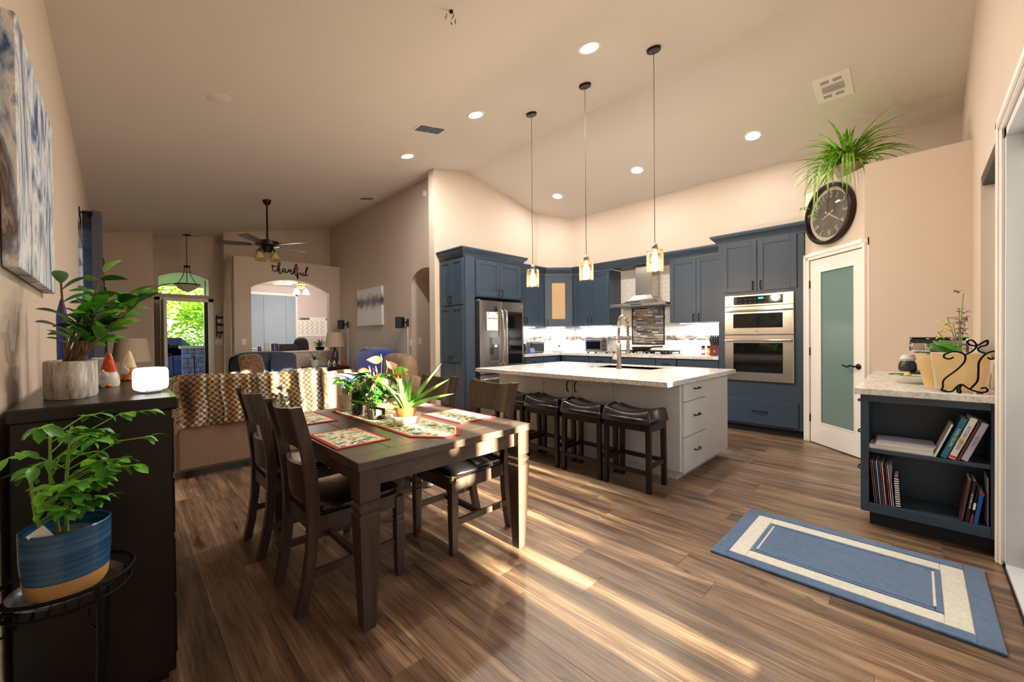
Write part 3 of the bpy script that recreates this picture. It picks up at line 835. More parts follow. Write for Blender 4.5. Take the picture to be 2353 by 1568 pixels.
T = cabinet('base_cabinet', 'navy base cabinet beside the refrigerator under the black toaster', (4.84, 4.62, 0), 0, .95, .60, .10, .92, toe=1)
slab(T, .006, .46, .76, .905, hx=.23, hz=.835); slab(T, .47, .93, .76, .905, name='drawer'); shaker(T, .006, .46, .115, .75); shaker(T, .47, .93, .115, .75)
tag(MB().prism([(4.83, YF-.002), (4.83, 4.58), (5.76, 4.58), (5.76, 1.885), (XW-.002, 1.885), (XW-.002, 4.735), (5.885, YF-.002)], .92, .96).build('countertop', 'quartz'), 'L-shaped pale quartz counter along the kitchen back wall', 'countertop')

# backsplash: white tiles, mosaic band and mosaic panel
bwall = bpy.data.objects['wall_back']
bs = B(XW-.004, XW-.001, 1.885, 4.735, .96, 1.449).build('backsplash', 'grout', bwall)
B(XW-.004, XW-.001, 2.68, 3.73, 1.449, 2.41).build('backsplash_upper', 'grout', bwall)
tm = {}
def tile(y0, y1, z0, z1):
    k = (round(y1-y0, 3), round(z1-z0, 3))
    if k[0] < .012 or k[1] < .008: return
    if k not in tm: tm[k] = B(-.006, 0, -k[0]/2, k[0]/2, -k[1]/2, k[1]/2, .002).mesh('tile', 'tile_white')
    put('tile', tm[k], bs, (XW-.003, (y0+y1)/2, (z0+z1)/2))
def tiles(Y0, Y1, Z0, Z1, th=.0745, tw_=.152):
    z = Z0; r = 0
    while z < Z1-.004:
        zt = min(z+th-.003, Z1); y = Y0 - (tw_/2 if r % 2 else 0)
        while y < Y1-.004:
            a, b_ = max(y, Y0), min(y+tw_-.003, Y1)
            skip = (a > 2.90 and b_ < 3.53 and z > 1.08 and zt < 1.77)
            if not skip: tile(a, b_, z, zt)
            y += tw_
        z += th; r += 1
tiles(1.89, 4.73, .962, 1.178); tiles(1.89, 4.73, 1.256, 1.447); tiles(2.69, 3.72, 1.452, 2.40)
oth = MB()                                       # tiles on the angled corner and behind the toaster
for k in range(6):
    for i in range(7): oth.cbox(4.85+i*.152, 4.85+i*.152+.148, YF-.008, YF-.001, .963+k*.0805, .963+k*.0805+.077, .002)
b0 = oth.n()
for k in range(6):
    for i in range(5): oth.cbox(i*.146, i*.146+.143, -.009, -.001, .963+k*.0805, .963+k*.0805+.077, .002)
oth.xf(Matrix.Translation((5.90, YF, 0)) @ RZ(math.atan2(4.75-5.25, 6.43-5.90)), b0)
stuff(oth.build('far_tiles', 'tile_white', bwall))
def mosaic(Y0, Y1, Z0, Z1, rh, lens, x, seed):
    rnd = random.Random(seed); m = MB(); z = Z0
    while z < Z1-rh*.5:
        y = Y0
        while y < Y1-.004:
            L = rnd.choice(lens); e = min(y+L, Y1); m.mi = rnd.choice((0,1,1,2,4,5,7,3,6,0,5))
            m.cbox(x-.006, x, y+.001, e-.001, z+.001, min(z+rh, Z1)-.001, .001); y = e
        z += rh
    return m
MM = ['mosaic_%d' % i for i in range(8)]
stuff(mosaic(1.89, 2.90, 1.181, 1.253, .024, (.045, .06, .075), XW-.002, 3).build('mosaic_band', MM, bwall))
stuff(mosaic(3.53, 4.73, 1.181, 1.253, .024, (.045, .06, .075), XW-.002, 4).build('mosaic_band', MM, bwall))
stuff(mosaic(2.945, 3.495, 1.125, 1.73, .0225, (.07, .10, .14, .17), XW-.003, 5).build('mosaic_panel', MM, bwall))
mf = MB()
for a in ((2.925, 2.945, 1.105, 1.75), (3.495, 3.515, 1.105, 1.75), (2.925, 3.515, 1.105, 1.125), (2.925, 3.515, 1.73, 1.75)): mf.cbox(XW-.016, XW-.001, a[0], a[1], a[2], a[3], .004)
mf.build('mosaic_frame', 'bronze', bwall)
b0m = mosaic(0, .72, 1.181, 1.253, .024, (.045, .06, .075), 0, 8)
for v_i in range(len(b0m.v)): x, y, z = b0m.v[v_i]; b0m.v[v_i] = (y, x-.001, z)
b0m.xf(Matrix.Translation((5.90, YF-.006, 0)) @ RZ(math.atan2(-.5, .53)))
stuff(b0m.build('mosaic_band', MM, bwall))
b0m = mosaic(4.86, 5.88, 1.181, 1.253, .024, (.045, .06, .075), 0, 9)
for v_i in range(len(b0m.v)): x, y, z = b0m.v[v_i]; b0m.v[v_i] = (y, x+YF-.003, z)
stuff(b0m.build('mosaic_band', MM, bwall))
tag(B(XW-.014, XW-.007, 2.05, 2.13, 1.02, 1.14, .003).build('outlet_plate', 'white_plastic'), 'white outlet plate on the tiles near the knife block', 'outlet')

# under-cabinet light strips
def strip(label, loc, rz, L, e):
    T = thing('light_strip', label, 'light', loc, rz, 'under-cabinet light strips')
    B(0, L, -.02, .02, -.014, 0, .003).build('housing', 'white_plastic', T)
    B(.005, L-.005, -.016, .016, -.017, -.0142).build('diffuser', 'strip_led', T)
    a = light('AREA', 'strip_lamp', (0, 0, 0), e*.36, (.93, .96, 1.0), shape='RECTANGLE', size=L-.02, size_y=.03)
    a.parent = T; a.location = (L/2, 0, -.02)
strip('lit strip light under the wall cabinet beside the refrigerator', (4.90, 5.09, 1.449), 0, .72, 22)
strip('lit strip light under the angled corner cabinet', (5.84, 4.98, 1.449), -PI/4, .36, 13)
strip('lit strip light under the wall cabinet left of the hood', (6.20, 4.46, 1.449), W, .68, 24)
strip('lit strip light under the wall cabinet beside the oven tower', (6.20, 2.58, 1.449), W, .66, 24)

# range hood
hd = thing('range_hood', 'stainless steel chimney range hood above the cooktop', 'range hood', (XW, 3.172, 0), W)
B(-.12, .17, -.29, -.01, 1.90, 2.41, .003).build('chimney', 'steel', hd)
m = MB(); secs = []
for k in range(9):
    t = k/8; e = t**.45
    hw = .482 + (.15-.482)*e; dpx = .50 + (.29-.50)*e; z = 1.775 + .15*t**1.3
    secs.append((hw, dpx, z))
b0 = m.n()
for hw, dpx, z in secs: m.v += [(-hw, -dpx, z), (hw, -dpx, z), (hw, -.008, z), (-hw, -.008, z)]
for k in range(8):
    for i in range(4): j = (i+1) % 4; m.face(b0+k*4+i, b0+k*4+j, b0+(k+1)*4+j, b0+(k+1)*4+i)
m.face(b0+35, b0+34, b0+33, b0+32)
m.build('canopy', 'steel', hd, 30)
B(-.485, .485, -.505, -.008, 1.735, 1.776, .004).build('canopy_rim', 'steel', hd)
B(-.09, .09, -.509, -.504, 1.748, 1.766).build('control_strip', 'dark_plastic', hd)
B(-.40, .40, -.42, -.08, 1.728, 1.736).build('filter', 'steel_dark', hd)

# cooktop
ck = thing('gas_cooktop', 'stainless gas cooktop with black cast-iron grates', 'cooktop', (6.10, 3.05, .96), W)
B(-.45, .45, -.25, .25, .0005, .014, .006).build('tray', 'steel', ck)
for gx in (-.30, 0, .30):
    g = MB()
    for k in range(-2, 3): g.box(gx-.13, gx+.13, k*.095-.006, k*.095+.006, .045, .058)
    for k in (-.13, 0, .12): g.box(gx+k, gx+k+.012, -.2, .2, .04, .056)
    for sx in (-.12, .11):
        for sy in (-.19, .18): g.box(gx+sx, gx+sx+.014, sy, sy+.014, .013, .045)
    g.build('grate', 'pan_iron', ck)
    for sy in (-.1, .1): MB().lathe([(.04, .014), (.045, .03), (.03, .036)], 14, (gx, sy)).build('burner', 'black_metal', ck, True)
for i in range(5): put('knob', MB().lathe([(.018, 0), (.017, .022), (.012, .026)], 12).mesh('knob', 'chrome', True), ck, (-.18+.075*i, -.225, .014))
pn = thing('frying_pan', 'black cast-iron frying pan on the cooktop', 'pan', (6.04, 3.14, 1.019))
MB().lathe([(.0, .0), (.10, .0), (.13, .012), (.15, .055), (.156, .056), (.14, .012), (.10, .006), (0, .006)], 24, cap0=False, cap1=False).build('bowl', 'pan_iron', pn, True)
MB().tube(spline([(.02, -.15, .05), (.03, -.22, .06), (.05, -.33, .062)], 4), .012, 8).build('handle', 'pan_iron', pn, True)

# small appliances
to = thing('toaster_oven', 'stainless toaster oven with glass door on the back counter', 'toaster oven', (5.98, 4.20, .96), W)
B(0, .46, .0, .32, .02, .27, .012).build('case', 'steel', to)
B(.02, .345, -.012, .0, .045, .235, .005).build('door_frame', 'steel', to)
B(.04, .325, -.016, -.011, .07, .205, .002).build('window', 'black_gloss', to)
MB().tube([(.03, -.04, .232), (.335, -.04, .232)], .009).tube([(.04, -.01, .232), (.04, -.04, .232)], .006).tube([(.325, -.01, .232), (.325, -.04, .232)], .006).build('handle', 'chrome', to, True)
for k in range(3): put('knob', MB().lathe([(.02, 0), (.019, .02), (.014, .022)], 12).mesh('knob', 'dark_plastic', True), to, (.405, 0, .07+.07*k), (PI/2, 0, 0))
for sx in (.03, .41):
    for sy in (.03, .27): B(sx, sx+.025, sy, sy+.025, .0005, .02).build('foot', 'black_plastic', to)
bt = thing('black_toaster', 'black bread box style toaster on the counter beside the refrigerator', 'toaster', (5.52, 4.98, .96), -.15)
B(-.16, .16, -.08, .10, .001, .21, .02).build('case', 'black_plastic', bt)
MB().tube(spline([(-.15, -.082, .17), (-.12, -.084, .09), (-.06, -.084, .035), (.05, -.084, .022), (.15, -.084, .022)], 6), .006, 6).build('trim', 'chrome', bt, True)
B(-.15, .15, -.084, -.078, .175, .2).build('top_band', 'label_grey', bt)
cw = thing('air_purifier', 'plain white rounded appliance standing in the counter corner', 'appliance', (5.98, 4.80, .96), -PI/4)
B(-.13, .13, -.10, .10, .001, .31, .03).build('case', 'white_plastic', cw, True)
put('round_button', MB().lathe([(.022, 0), (.022, .004)], 18).mesh('round_button', 'label_grey'), cw, (0, -.10, .12), (PI/2, 0, 0))
cf = thing('coffee_maker', 'black and white coffee maker half hidden by the refrigerator', 'coffee maker', (5.08, 4.95, .96), 0)
B(-.09, .09, -.02, .12, .001, .27, .012).build('body', 'black_plastic', cf); B(-.09, .09, -.14, .12, .21, .28, .012).build('head', 'white_plastic', cf); B(-.09, .09, -.14, .1, .001, .03, .006).build('base', 'black_plastic', cf)
MB().lathe([(.055, .032), (.065, .10), (.05, .17), (.045, .18)], 16, (0, -.07)).build('carafe', 'black_gloss', cf, True)
tb = thing('small_tablet', 'small blue-screened tablet leaning on the back counter', 'tablet', (5.27, 4.82, .961), -.2)
m_ = Matrix.Rotation(-.45, 4, 'X')
B(-.06, .06, -.008, .008, .0, .11, .003).xf(m_).build('case', 'bottle_blue', tb); B(-.05, .05, -.0095, -.0075, .012, .098).xf(m_).build('screen', 'label_grey', tb)
kb = thing('knife_block', 'red wooden knife block full of black-handled knives', 'knife block', (6.14, 2.03, .96), W)
tilt = Matrix.Rotation(-.5, 4, 'X')
MB().extr([(-.06, -.10, .001), (-.06, .10, .001), (-.06, .10, .10), (-.06, -.02, .22), (-.06, -.10, .14)], (.12, 0, 0)).build('block', 'knife_wood', kb)
B(-.012, .012, -.104, -.099, .05, .08).build('plate', 'label_grey', kb)
for i in range(4):
    for j in range(3):
        b0 = MB(); x = -.045+.03*i; y = -.085+.03*j; z = .15+.022*j
        b0.cbox(-.009, .009, -.007, .007, 0, .12, .003)
        b0.xf(Matrix.Translation((x, y, z)) @ Matrix.Rotation(.62, 4, 'X')); b0.build('knife_handle', 'black_plastic', kb)
for i, (yy, c, lb) in enumerate(((2.245, 'spice_red', 'red-labelled spice jar with dark lid farther from the knife block'), (2.165, 'flower_orange', 'orange-labelled spice jar with dark lid next to the knife block'))):
    s_ = thing('spice_jar', lb, 'jar', (6.22, yy, .96), 0, 'spice jars on the back counter')
    MB().lathe([(.026, .001), (.027, .09), (.02, .105)], 14).build('jar', c, s_, True); MB().lathe([(.024, .104), (.024, .14)], 14).build('lid', 'black_plastic', s_)
    MB().lathe([(.0275, .03), (.0275, .075)], 14, cap0=False, cap1=False).build('label', 'flower_yellow' if i else 'paper', s_, True)

# island
isl = thing('kitchen_island', 'large pale grey kitchen island cabinet with drawers on its end', 'island', (3.37, 1.41, 0))
IW, IL = 1.17, 2.24
B(0, IW, 0, IL, .095, .8455).build('body', 'island_paint', isl)
B(.07, IW-.16, .055, IL-.05, .001, .095).build('plinth', 'island_paint', isl)
for z0, z1 in ((.685, .842), (.38, .677), (.075, .372)):
    slab(isl, .045, .535, z0, z1, 0, 'island_paint', hx=.31, hz=(z0+z1)/2+.02)
B(.54, IW, -.012, .0, .07, .845).build('end_panel', 'island_paint', isl)
lv_ = bpy.data.objects.new('door_panel', None); 
for (y1, y0, hy) in ((1.575, 1.105, 1.15), (1.095, .635, 1.05)):
    m = MB(); f = .07
    m.cbox(-.02, 0, y0, y0+f, .10, .83, .002); m.cbox(-.02, 0, y1-f, y1, .10, .83, .002); m.cbox(-.02, 0, y0+f, y1-f, .10, .10+f, .002); m.cbox(-.02, 0, y0+f, y1-f, .83-f, .83, .002)
    m.box(-.011, 0, y0+f-.003, y1-f+.003, .165, .765)
    d = m.build('door', 'island_paint', isl)
    P = [(-.05, 0), (-.048, .022), (-.025, .03), (0, .032), (.025, .03), (.048, .022), (.05, 0)]
    MB().tube(spline([(-.02-o, hy, .735+a) for a, o in P], 3), .006, 6).build('handle', 'black_metal', d, True)
B(-.006, 0, .60, .612, .095, .845).build('seam_strip', 'island_paint', isl)
bpy.data.objects.remove(lv_)
CT = .885
ct = MB(); x0, x1, y0, y1 = 3.05, 4.72, 1.37, 3.72; sx0, sx1, sy0, sy1 = 4.10, 4.62, 2.02, 2.84
for a in ((x0, sx0, y0, y1), (sx1, x1, y0, y1), (sx0, sx1, y0, sy0), (sx0, sx1, sy1, y1)): ct.box(a[0], a[1], a[2], a[3], .846, CT)
tag(ct.build('island_worktop', 'quartz'), 'speckled white quartz worktop of the kitchen island', 'countertop')
sk = MB()
for a in ((sx0-.01, sx0, sy0, sy1, .66, .87), (sx1, sx1+.01, sy0, sy1, .66, .87), (sx0, sx1, sy0-.01, sy0, .66, .87), (sx0, sx1, sy1, sy1+.01, .66, .87), (sx0, sx1, sy0, sy1, .655, .665)): sk.box(*a)
skt = thing('undermount_sink', 'steel undermount sink set into the island worktop', 'sink', (0, 0, 0))
skt.location = (4.36, 2.43, .66)
sk.xf(Matrix.Translation((-4.36, -2.43, -.66))).build('basin', 'nickel', skt)
MB().lathe([(.045, .006), (.04, .009)], 18).build('drain', 'steel_dark', skt)
fc = thing('kitchen_faucet', 'tall brushed nickel spring-neck faucet on the island', 'faucet', (4.0, 2.35, CT))
MB().lathe([(.03, .0005), (.03, .012), (.024, .02), (.024, .26), (.027, .27), (.018, .285), (.0145, .30), (.0145, .40)], 18).build('column', 'faucet_metal', fc, True)
neck = [(0, 0, .40), (0, 0, .46)] + [(.1-.1*math.cos(a), 0, .49+.105*math.sin(a)) for a in [PI*i/12 for i in range(13)]] + [(.2, 0, .43), (.2, 0, .36)]
pth = spline(neck, 6)
MB().tube(pth, .0105, 8).build('hose', 'steel_dark', fc, True)
L = len(pth); coil = []
turns = 34
for i in range(turns*8):
    t = i/(turns*8-1)*(L-1.001); k = int(t); p = pth[k].lerp(pth[k+1], t-k); tg = (pth[min(k+1, L-1)]-pth[max(k-1, 0)]).normalized()
    u = Vector((0, 1, 0)); v_ = tg.cross(u); a = 2*PI*i/8
    coil.append(p + (u*math.cos(a)+v_*math.sin(a))*.0165)
MB().tube(coil, .0045, 5).build('spring', 'faucet_metal', fc, True)
MB().lathe([(.017, .15), (.02, .17), (.02, .25), (.015, .36)], 14, (.2, 0)).build('spray_head', 'faucet_metal', fc, True)
MB().tube([(.0, 0, .33), (.2, 0, .335)], .007).build('support_arm', 'faucet_metal', fc, True)
MB().tube([(0, .02, .12), (0, .075, .12)], .016, 10).tube([(0, .07, .12), (-.015, .085, .20), (-.02, .09, .24)], .006, 6).build('lever', 'faucet_metal', fc, True)
tag(MB().lathe([(.024, .0005), (.024, .006), (.014, .009)], 16).build('air_switch', 'nickel', None, True, loc=(4.04, 2.74, CT)), 'small round metal button beside the island sink', 'button')

# bar stools
def saddle():
    m = MB()
    def top(u, v): 
        x = (u-.5)*.45; y = (v-.5)*.34
        edge = min(1, min(u, 1-u)/.06, min(v, 1-v)/.08); ed = 1-(1-edge)**2
        return (x*(.985+.015*ed), y*(.985+.015*ed), .545 + .075*ed + .045*(2*(u-.5))**2*ed + .004*math.cos(6*PI*(v-.5))*ed)
    m.grid(top, 24, 16)
    m.cbox(-.223, .223, -.168, .168, .535, .59, .012)
    n0 = m.n()
    return m
sproto = thing('bar_stool', 'black leather saddle bar stool nearest the island drawers', 'stool', (3.12, 1.69, 0), W, 'saddle stools along the island')
saddle().build('seat', 'stool_leather', sproto, 60)
sk_ = MB()
def rect_ring(m, fn, n=24): pass
for sx in (-1, 1):
    for sy in (-1, 1):
        MB().hexa([(sx*.196-.018, sy*.135-.018, 0), (sx*.196+.018, sy*.135-.018, 0), (sx*.196+.018, sy*.135+.018, 0), (sx*.196-.018, sy*.135+.018, 0),
                   (sx*.190-.019, sy*.130-.019, .54), (sx*.190+.019, sy*.130-.019, .54), (sx*.190+.019, sy*.130+.019, .54), (sx*.190-.019, sy*.130+.019, .54)]).build('leg', 'stool_wood', sproto)
for sy in (-1, 1):
    MB().box(-.185, .185, sy*.133-.011, sy*.133+.011, .135 if sy < 0 else .19, .17 if sy < 0 else .225).build('stretcher', 'stool_wood', sproto)
    MB().box(-.2, .2, sy*.133-.011, sy*.133+.011, .485, .535).build('apron', 'stool_wood', sproto)
for sx in (-1, 1):
    MB().box(sx*.195-.011, sx*.195+.011, -.115, .115, .19, .225).build('stretcher', 'stool_wood', sproto)
    MB().box(sx*.2-.011, sx*.2+.011, -.125, .125, .485, .535).build('apron', 'stool_wood', sproto)
for yy, lb in ((2.145, 'second black saddle bar stool from the island drawers'), (2.62, 'third black saddle bar stool from the island drawers'), (3.08, 'black saddle bar stool farthest from the island drawers')):
    c = copy_tree(sproto, None, lb); c.location = (3.12, yy, 0)

# side cabinet run with open bookshelf end
SCZ = .86
sc_ = thing('bookshelf_cabinet', 'navy base cabinet with an open two-tier bookshelf on its end', 'cabinet', (3.45, .262, 0), W)
SW, SD = .585, 1.70                              # local x = towards the patio door, local y = deep
B(0, SW, .30, SD, .10, SCZ).build('body', 'navy', sc_)
for nm, a in (('side_stile', (0, .04, 0, .30, .10, SCZ)), ('side_stile', (SW-.035, SW, 0, .30, .10, SCZ)), ('top_rail', (.04, SW-.035, 0, .30, .815, SCZ)), ('bottom_board', (.04, SW-.035, 0, .30, .10, .16))):
    B(*a, .002).build(nm, 'navy', sc_)
B(.038, SW-.033, .012, .30, .485, .51, .002).build('shelf_board', 'navy', sc_)
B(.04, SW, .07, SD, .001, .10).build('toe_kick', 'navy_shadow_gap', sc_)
for i in range(3):
    a = .33+.455*i
    for z0, z1 in ((.66, .845), (.39, .65), (.115, .38)):
        dd = B(-.02, 0, a, a+.445, z0, z1, .003).build('drawer', 'navy', sc_)
        MB().tube(spline([(-.02, a+.17, (z0+z1)/2), (-.05, a+.18, (z0+z1)/2), (-.05, a+.27, (z0+z1)/2), (-.02, a+.28, (z0+z1)/2)], 4), .006, 6).build('handle', 'black_metal', dd, True)
tag(B(3.415, 5.165, YR+.002, .292, SCZ, .902, .004).build('side_countertop', 'quartz'), 'pale quartz counter above the open bookshelf cabinet', 'countertop')
# ================================================================== PLANT TOOLS
def leaf_mesh(L, Wd, droop, fold=.25, n=7, tip=1.0, mat='leaf_green', kind='oval', thick=0.0, up0=0.0):
    """leaf along +x, curling down by droop (radians over its length)"""
    m = MB(); pts = []; x = z = 0.0; a = up0; st = L/n
    for i in range(n+1):
        t = i/n
        if kind == 'oval': w_ = Wd*max(0, math.sin(PI*min(1, t*.97+.03)))**.75
        elif kind == 'strap': w_ = Wd*(min(1, .55+t*2) if t < .55 else max(0.02, (1-t)/.45)**.8)
        elif kind == 'heart': w_ = Wd*(math.sin(PI*t**.62) if t > 0 else .35)
        else: w_ = Wd*(1-t)**.8
        pts.append((x, z, w_, a)); x += st*math.cos(a); z += st*math.sin(a); a -= droop/n
    for x, z, w_, a in pts:
        m.v += [(x, -w_/2, z+fold*w_*.5), (x, 0, z), (x, w_/2, z+fold*w_*.5)]
    for i in range(n):
        for k in (0, 1):
            b = i*3+k; m.face(b, b+1, b+4, b+3)
    if thick:
        o = len(m.v)
        for i, (x, z, w_, a) in enumerate(pts):
            m.v.append((x+math.sin(a)*thick*(1-i/n)**.6, 0, z-math.cos(a)*thick*(1-i/n)**.6))
        for i in range(n):
            m.face(i*3, i*3+3, o+i+1, o+i); m.face(i*3+2, o+i, o+i+1, i*3+5)
        m.face(0, o, 2, 1)
    return m.mesh('leaf', mat, 80)
def leaf(parent, me, loc, az, el=0.0, roll_=0.0, s=1.0):
    return put('leaf', me, parent, loc, (roll_, -el, az), s)
def pot_lathe(r0, r1, h, t=.008, rim=0.0):
    p = [(r0*.92, 0), (r0, .004)]
    if rim: p += [(r1*.93, h-rim), (r1, h-rim), (r1, h)]
    else: p += [(r1, h)]
    p += [(r1-t, h), (r1-t*1.6, h*.8), (.001, h*.8)]
    return p
def soil(parent, r, z, sx=1, sy=1): return MB().lathe([(r, z), (r*.5, z+.006), (.001, z+.008)], 18, cap0=False, cap1=False, sx=sx, sy=sy).build('soil', 'soil', parent, True)

# ================================================================== DINING SET
TZ = .735
tb_ = thing('dining_table', 'dark brown wooden dining table with square turned legs', 'table', (1.225, 2.335, 0))
hw, hl = .525, .715
for i in range(5):                               # lengthwise top boards between two breadboard ends
    xa = -hw + .0 + i*(2*hw)/5; B(xa+.0008, xa+2*hw/5-.0008, -hl+.125, hl-.125, TZ-.038, TZ, .002).build('top_board', 'table_wood', tb_)
for sg in (-1, 1):
    y0, y1 = sorted((sg*hl, sg*(hl-.124))); B(-hw, hw, y0, y1, TZ-.038, TZ, .003).build('end_board', 'table_wood', tb_)
for sg in (-1, 1):
    B(-hw+.07, hw-.07, sg*(hl-.055)-.011, sg*(hl-.055)+.011, TZ-.125, TZ-.039).build('apron', 'table_wood', tb_)
    B(sg*(hw-.055)-.011, sg*(hw-.055)+.011, -hl+.07, hl-.07, TZ-.125, TZ-.039).build('apron', 'table_wood', tb_)
for sx in (-1, 1):
    for sy in (-1, 1):
        MB().sq([(.024, 0), (.028, .012), (.0455, .485), (.0455, .495), (.036, .505), (.036, .512), (.0475, .520), (.0475, .535), (.0365, .545), (.0365, .553), (.0455, .562), (.0455, TZ-.039)], (sx*(hw-.055), sy*(hl-.055))).build('leg', 'chair_wood', tb_)

def make_chair(label):
    T = thing('dining_chair', label, 'chair', (0, 0, 0), 0, 'dining chairs around the table')
    prof = [(.262, 0), (.236, .12), (.214, .28), (.205, .44), (.209, .56), (.222, .68), (.243, .80), (.268, .90), (.282, .95)]
    for sx in (-1, 1):
        m = MB(); b = m.n()
        for (y, z) in prof:
            xc = sx*(.168 + .034*z/.95); tw_, td = .021, .024 if z > .3 else .021
            m.v += [(xc-tw_, y-td, z), (xc+tw_, y-td, z), (xc+tw_, y+td, z), (xc-tw_, y+td, z)]
        for k in range(len(prof)-1):
            for i in range(4): j = (i+1) % 4; m.face(b+k*4+i, b+k*4+j, b+k*4+4+j, b+k*4+4+i)
        m.face(b+3, b+2, b+1, b); e = b+(len(prof)-1)*4; m.face(e, e+1, e+2, e+3)
        m.build('rear_leg', 'chair_wood', T)
        MB().sq([(.016, 0), (.018, .01), (.0225, .27), (.0225, .285), (.0185, .292), (.0225, .30), (.0225, .315), (.0185, .322), (.0225, .33), (.0225, .42)], (sx*.195, -.215)).build('front_leg', 'chair_wood', T)
        B(sx*.187-.010, sx*.187+.010, -.195, .21, .16, .195).build('side_stretcher', 'chair_wood', T)
        MB().hexa([(sx*.195-.011, -.2, .365), (sx*.195+.011, -.2, .365), (sx*.185+.011, .2, .365), (sx*.185-.011, .2, .365), (sx*.195-.011, -.2, .435), (sx*.195+.011, -.2, .435), (sx*.185+.011, .2, .435), (sx*.185-.011, .2, .435)]).build('seat_rail', 'chair_wood', T)
    B(-.18, .18, -.012, .012, .162, .192).build('cross_stretcher', 'chair_wood', T)
    B(-.18, .18, -.226, -.204, .365, .435).build('seat_rail', 'chair_wood', T); B(-.165, .165, .195, .217, .365, .435).build('seat_rail', 'chair_wood', T)
    def slat(z0, z1, y0, y1, bow, arch_, nm):
        m = MB(); n = 12
        for side in (0, 1):
            for v in range(2):
                for i in range(n+1):
                    u = i/n; x = (u-.5)*.36
                    yy = (y0 if v == 0 else y1) + bow*math.sin(PI*u) + (.018 if side else 0)
                    zz = (z0 if v == 0 else z1 - arch_*math.sin(PI*u)); m.v.append((x, yy, zz))
        k = n+1
        for i in range(n):
            a, b2, c, d = i, k+i, 2*k+i, 3*k+i
            m.face(a, a+1, b2+1, b2); m.face(c+1, c, d, d+1); m.face(b2, b2+1, d+1, d); m.face(a+1, a, c, c+1)
        m.face(0, k, 3*k, 2*k); m.face(n, 2*k+n, 3*k+n, k+n)
        m.build(nm, 'chair_wood', T, 50)
    slat(.755, .945, .212, .255, .035, .014, 'top_rail')
    slat(.50, .665, .186, .196, .035, .0, 'lower_slat')
    m = MB().ell((0, -.015, .462), (.222, .232, .036), 28, 10, .45, .8); m.build('seat_cushion', 'black_leather', T, 70)
    return T
ch0 = make_chair('dark wooden dining chair nearest the camera on the dresser side of the table')
ch0.location = (.832, 2.125, 0); ch0.rotation_euler = (0, 0, PI/2)
for loc, rz, lb in (((.825, 2.79, 0), PI/2, 'dark wooden dining chair in front of the plaid blanket on the dresser side'),
                    ((1.575, 2.07, 0), -PI/2, 'dark wooden dining chair with sunlit seat beside the bar stools'),
                    ((1.575, 2.72, 0), -PI/2, 'dark wooden dining chair at the far side of the table toward the navy pantry')):
    c = copy_tree(ch0, None, lb); c.location = loc; c.rotation_euler = (0, 0, rz)

# place mats and runner
def mat_(label, x0, x1, y0, y1, name='place_mat', poly=None):
    T = thing(name, label, 'place mat' if name == 'place_mat' else 'table runner', ((x0+x1)/2, (y0+y1)/2, TZ+.0005), 0, 'tapestry place mats' if name == 'place_mat' else None)
    cx, cy = (x0+x1)/2, (y0+y1)/2
    P = poly or [(x0, y0), (x1, y0), (x1, y1), (x0, y1)]
    P = [(x-cx, y-cy) for x, y in P]
    sh = lambda k: [(x*(1-2*k/(x1-x0)), y*(1-2*k/(y1-y0))) for x, y in P]
    MB().prism(P, 0, .004).build('border', 'tapestry_red', T); MB().prism(sh(.02), .001, .0046).build('gold_edge', 'tapestry_gold', T); MB().prism(sh(.027), .001, .005).build('woven_picture', 'tapestry', T)
mat_('tapestry place mat on the dresser side nearest the camera', .715, .985, 1.885, 2.285)
mat_('tapestry place mat on the dresser side behind the first chair', .715, .985, 2.565, 2.99)
mat_('tapestry place mat on the island side nearest the camera', 1.45, 1.735, 1.915, 2.345)
mat_('tapestry place mat on the island side behind the aloe', 1.45, 1.735, 2.60, 3.0)
mat_('long red-bordered tapestry table runner down the middle of the table', 1.07, 1.40, 1.70, 3.04, 'table_runner', [(1.07, 1.85), (1.19, 1.70), (1.28, 1.70), (1.40, 1.85), (1.40, 2.90), (1.28, 3.04), (1.19, 3.04), (1.07, 2.90)])
RT = TZ + .0055
# aloe in terracotta pot standing in a plastic dish
ds = thing('plastic_dish', 'clear plastic dish under the aloe pot', 'dish', (1.235, 2.17, RT))
MB().lathe([(.001, .002), (.065, .0), (.075, .006), (.085, .045), (.09, .047), (.089, .05), (.082, .047), (.07, .008), (.001, .005)], 28, cap0=False, cap1=False).build('bowl', 'plastic_frost', ds, True)
al = thing('potted_aloe', 'green aloe in a small terracotta pot on the table runner', 'plant', (1.235, 2.17, RT+.008))
MB().lathe(pot_lathe(.044, .060, .088, .006, .032), 24, cap1=False).build('pot', 'terracotta', al, True); soil(al, .052, .076)
for i, (az, el, L, dr_) in enumerate(((2.2, .95, .26, .5), (1.2, 1.15, .26, .2), (-.3, .95, .30, .15), (-.75, .75, .27, .35), (-.9, .45, .27, .35), (2.45, .12, .30, -.12), (.6, 1.25, .20, .1), (2.0, 1.3, .18, -.1), (-2.4, .9, .16, .5), (3.6, .9, .17, .4))):
    leaf(al, leaf_mesh(L*1.12, .056, dr_, .55, 8, mat='aloe_green', kind='taper', thick=.018), (.012*math.cos(az), .012*math.sin(az), .082), az, el)
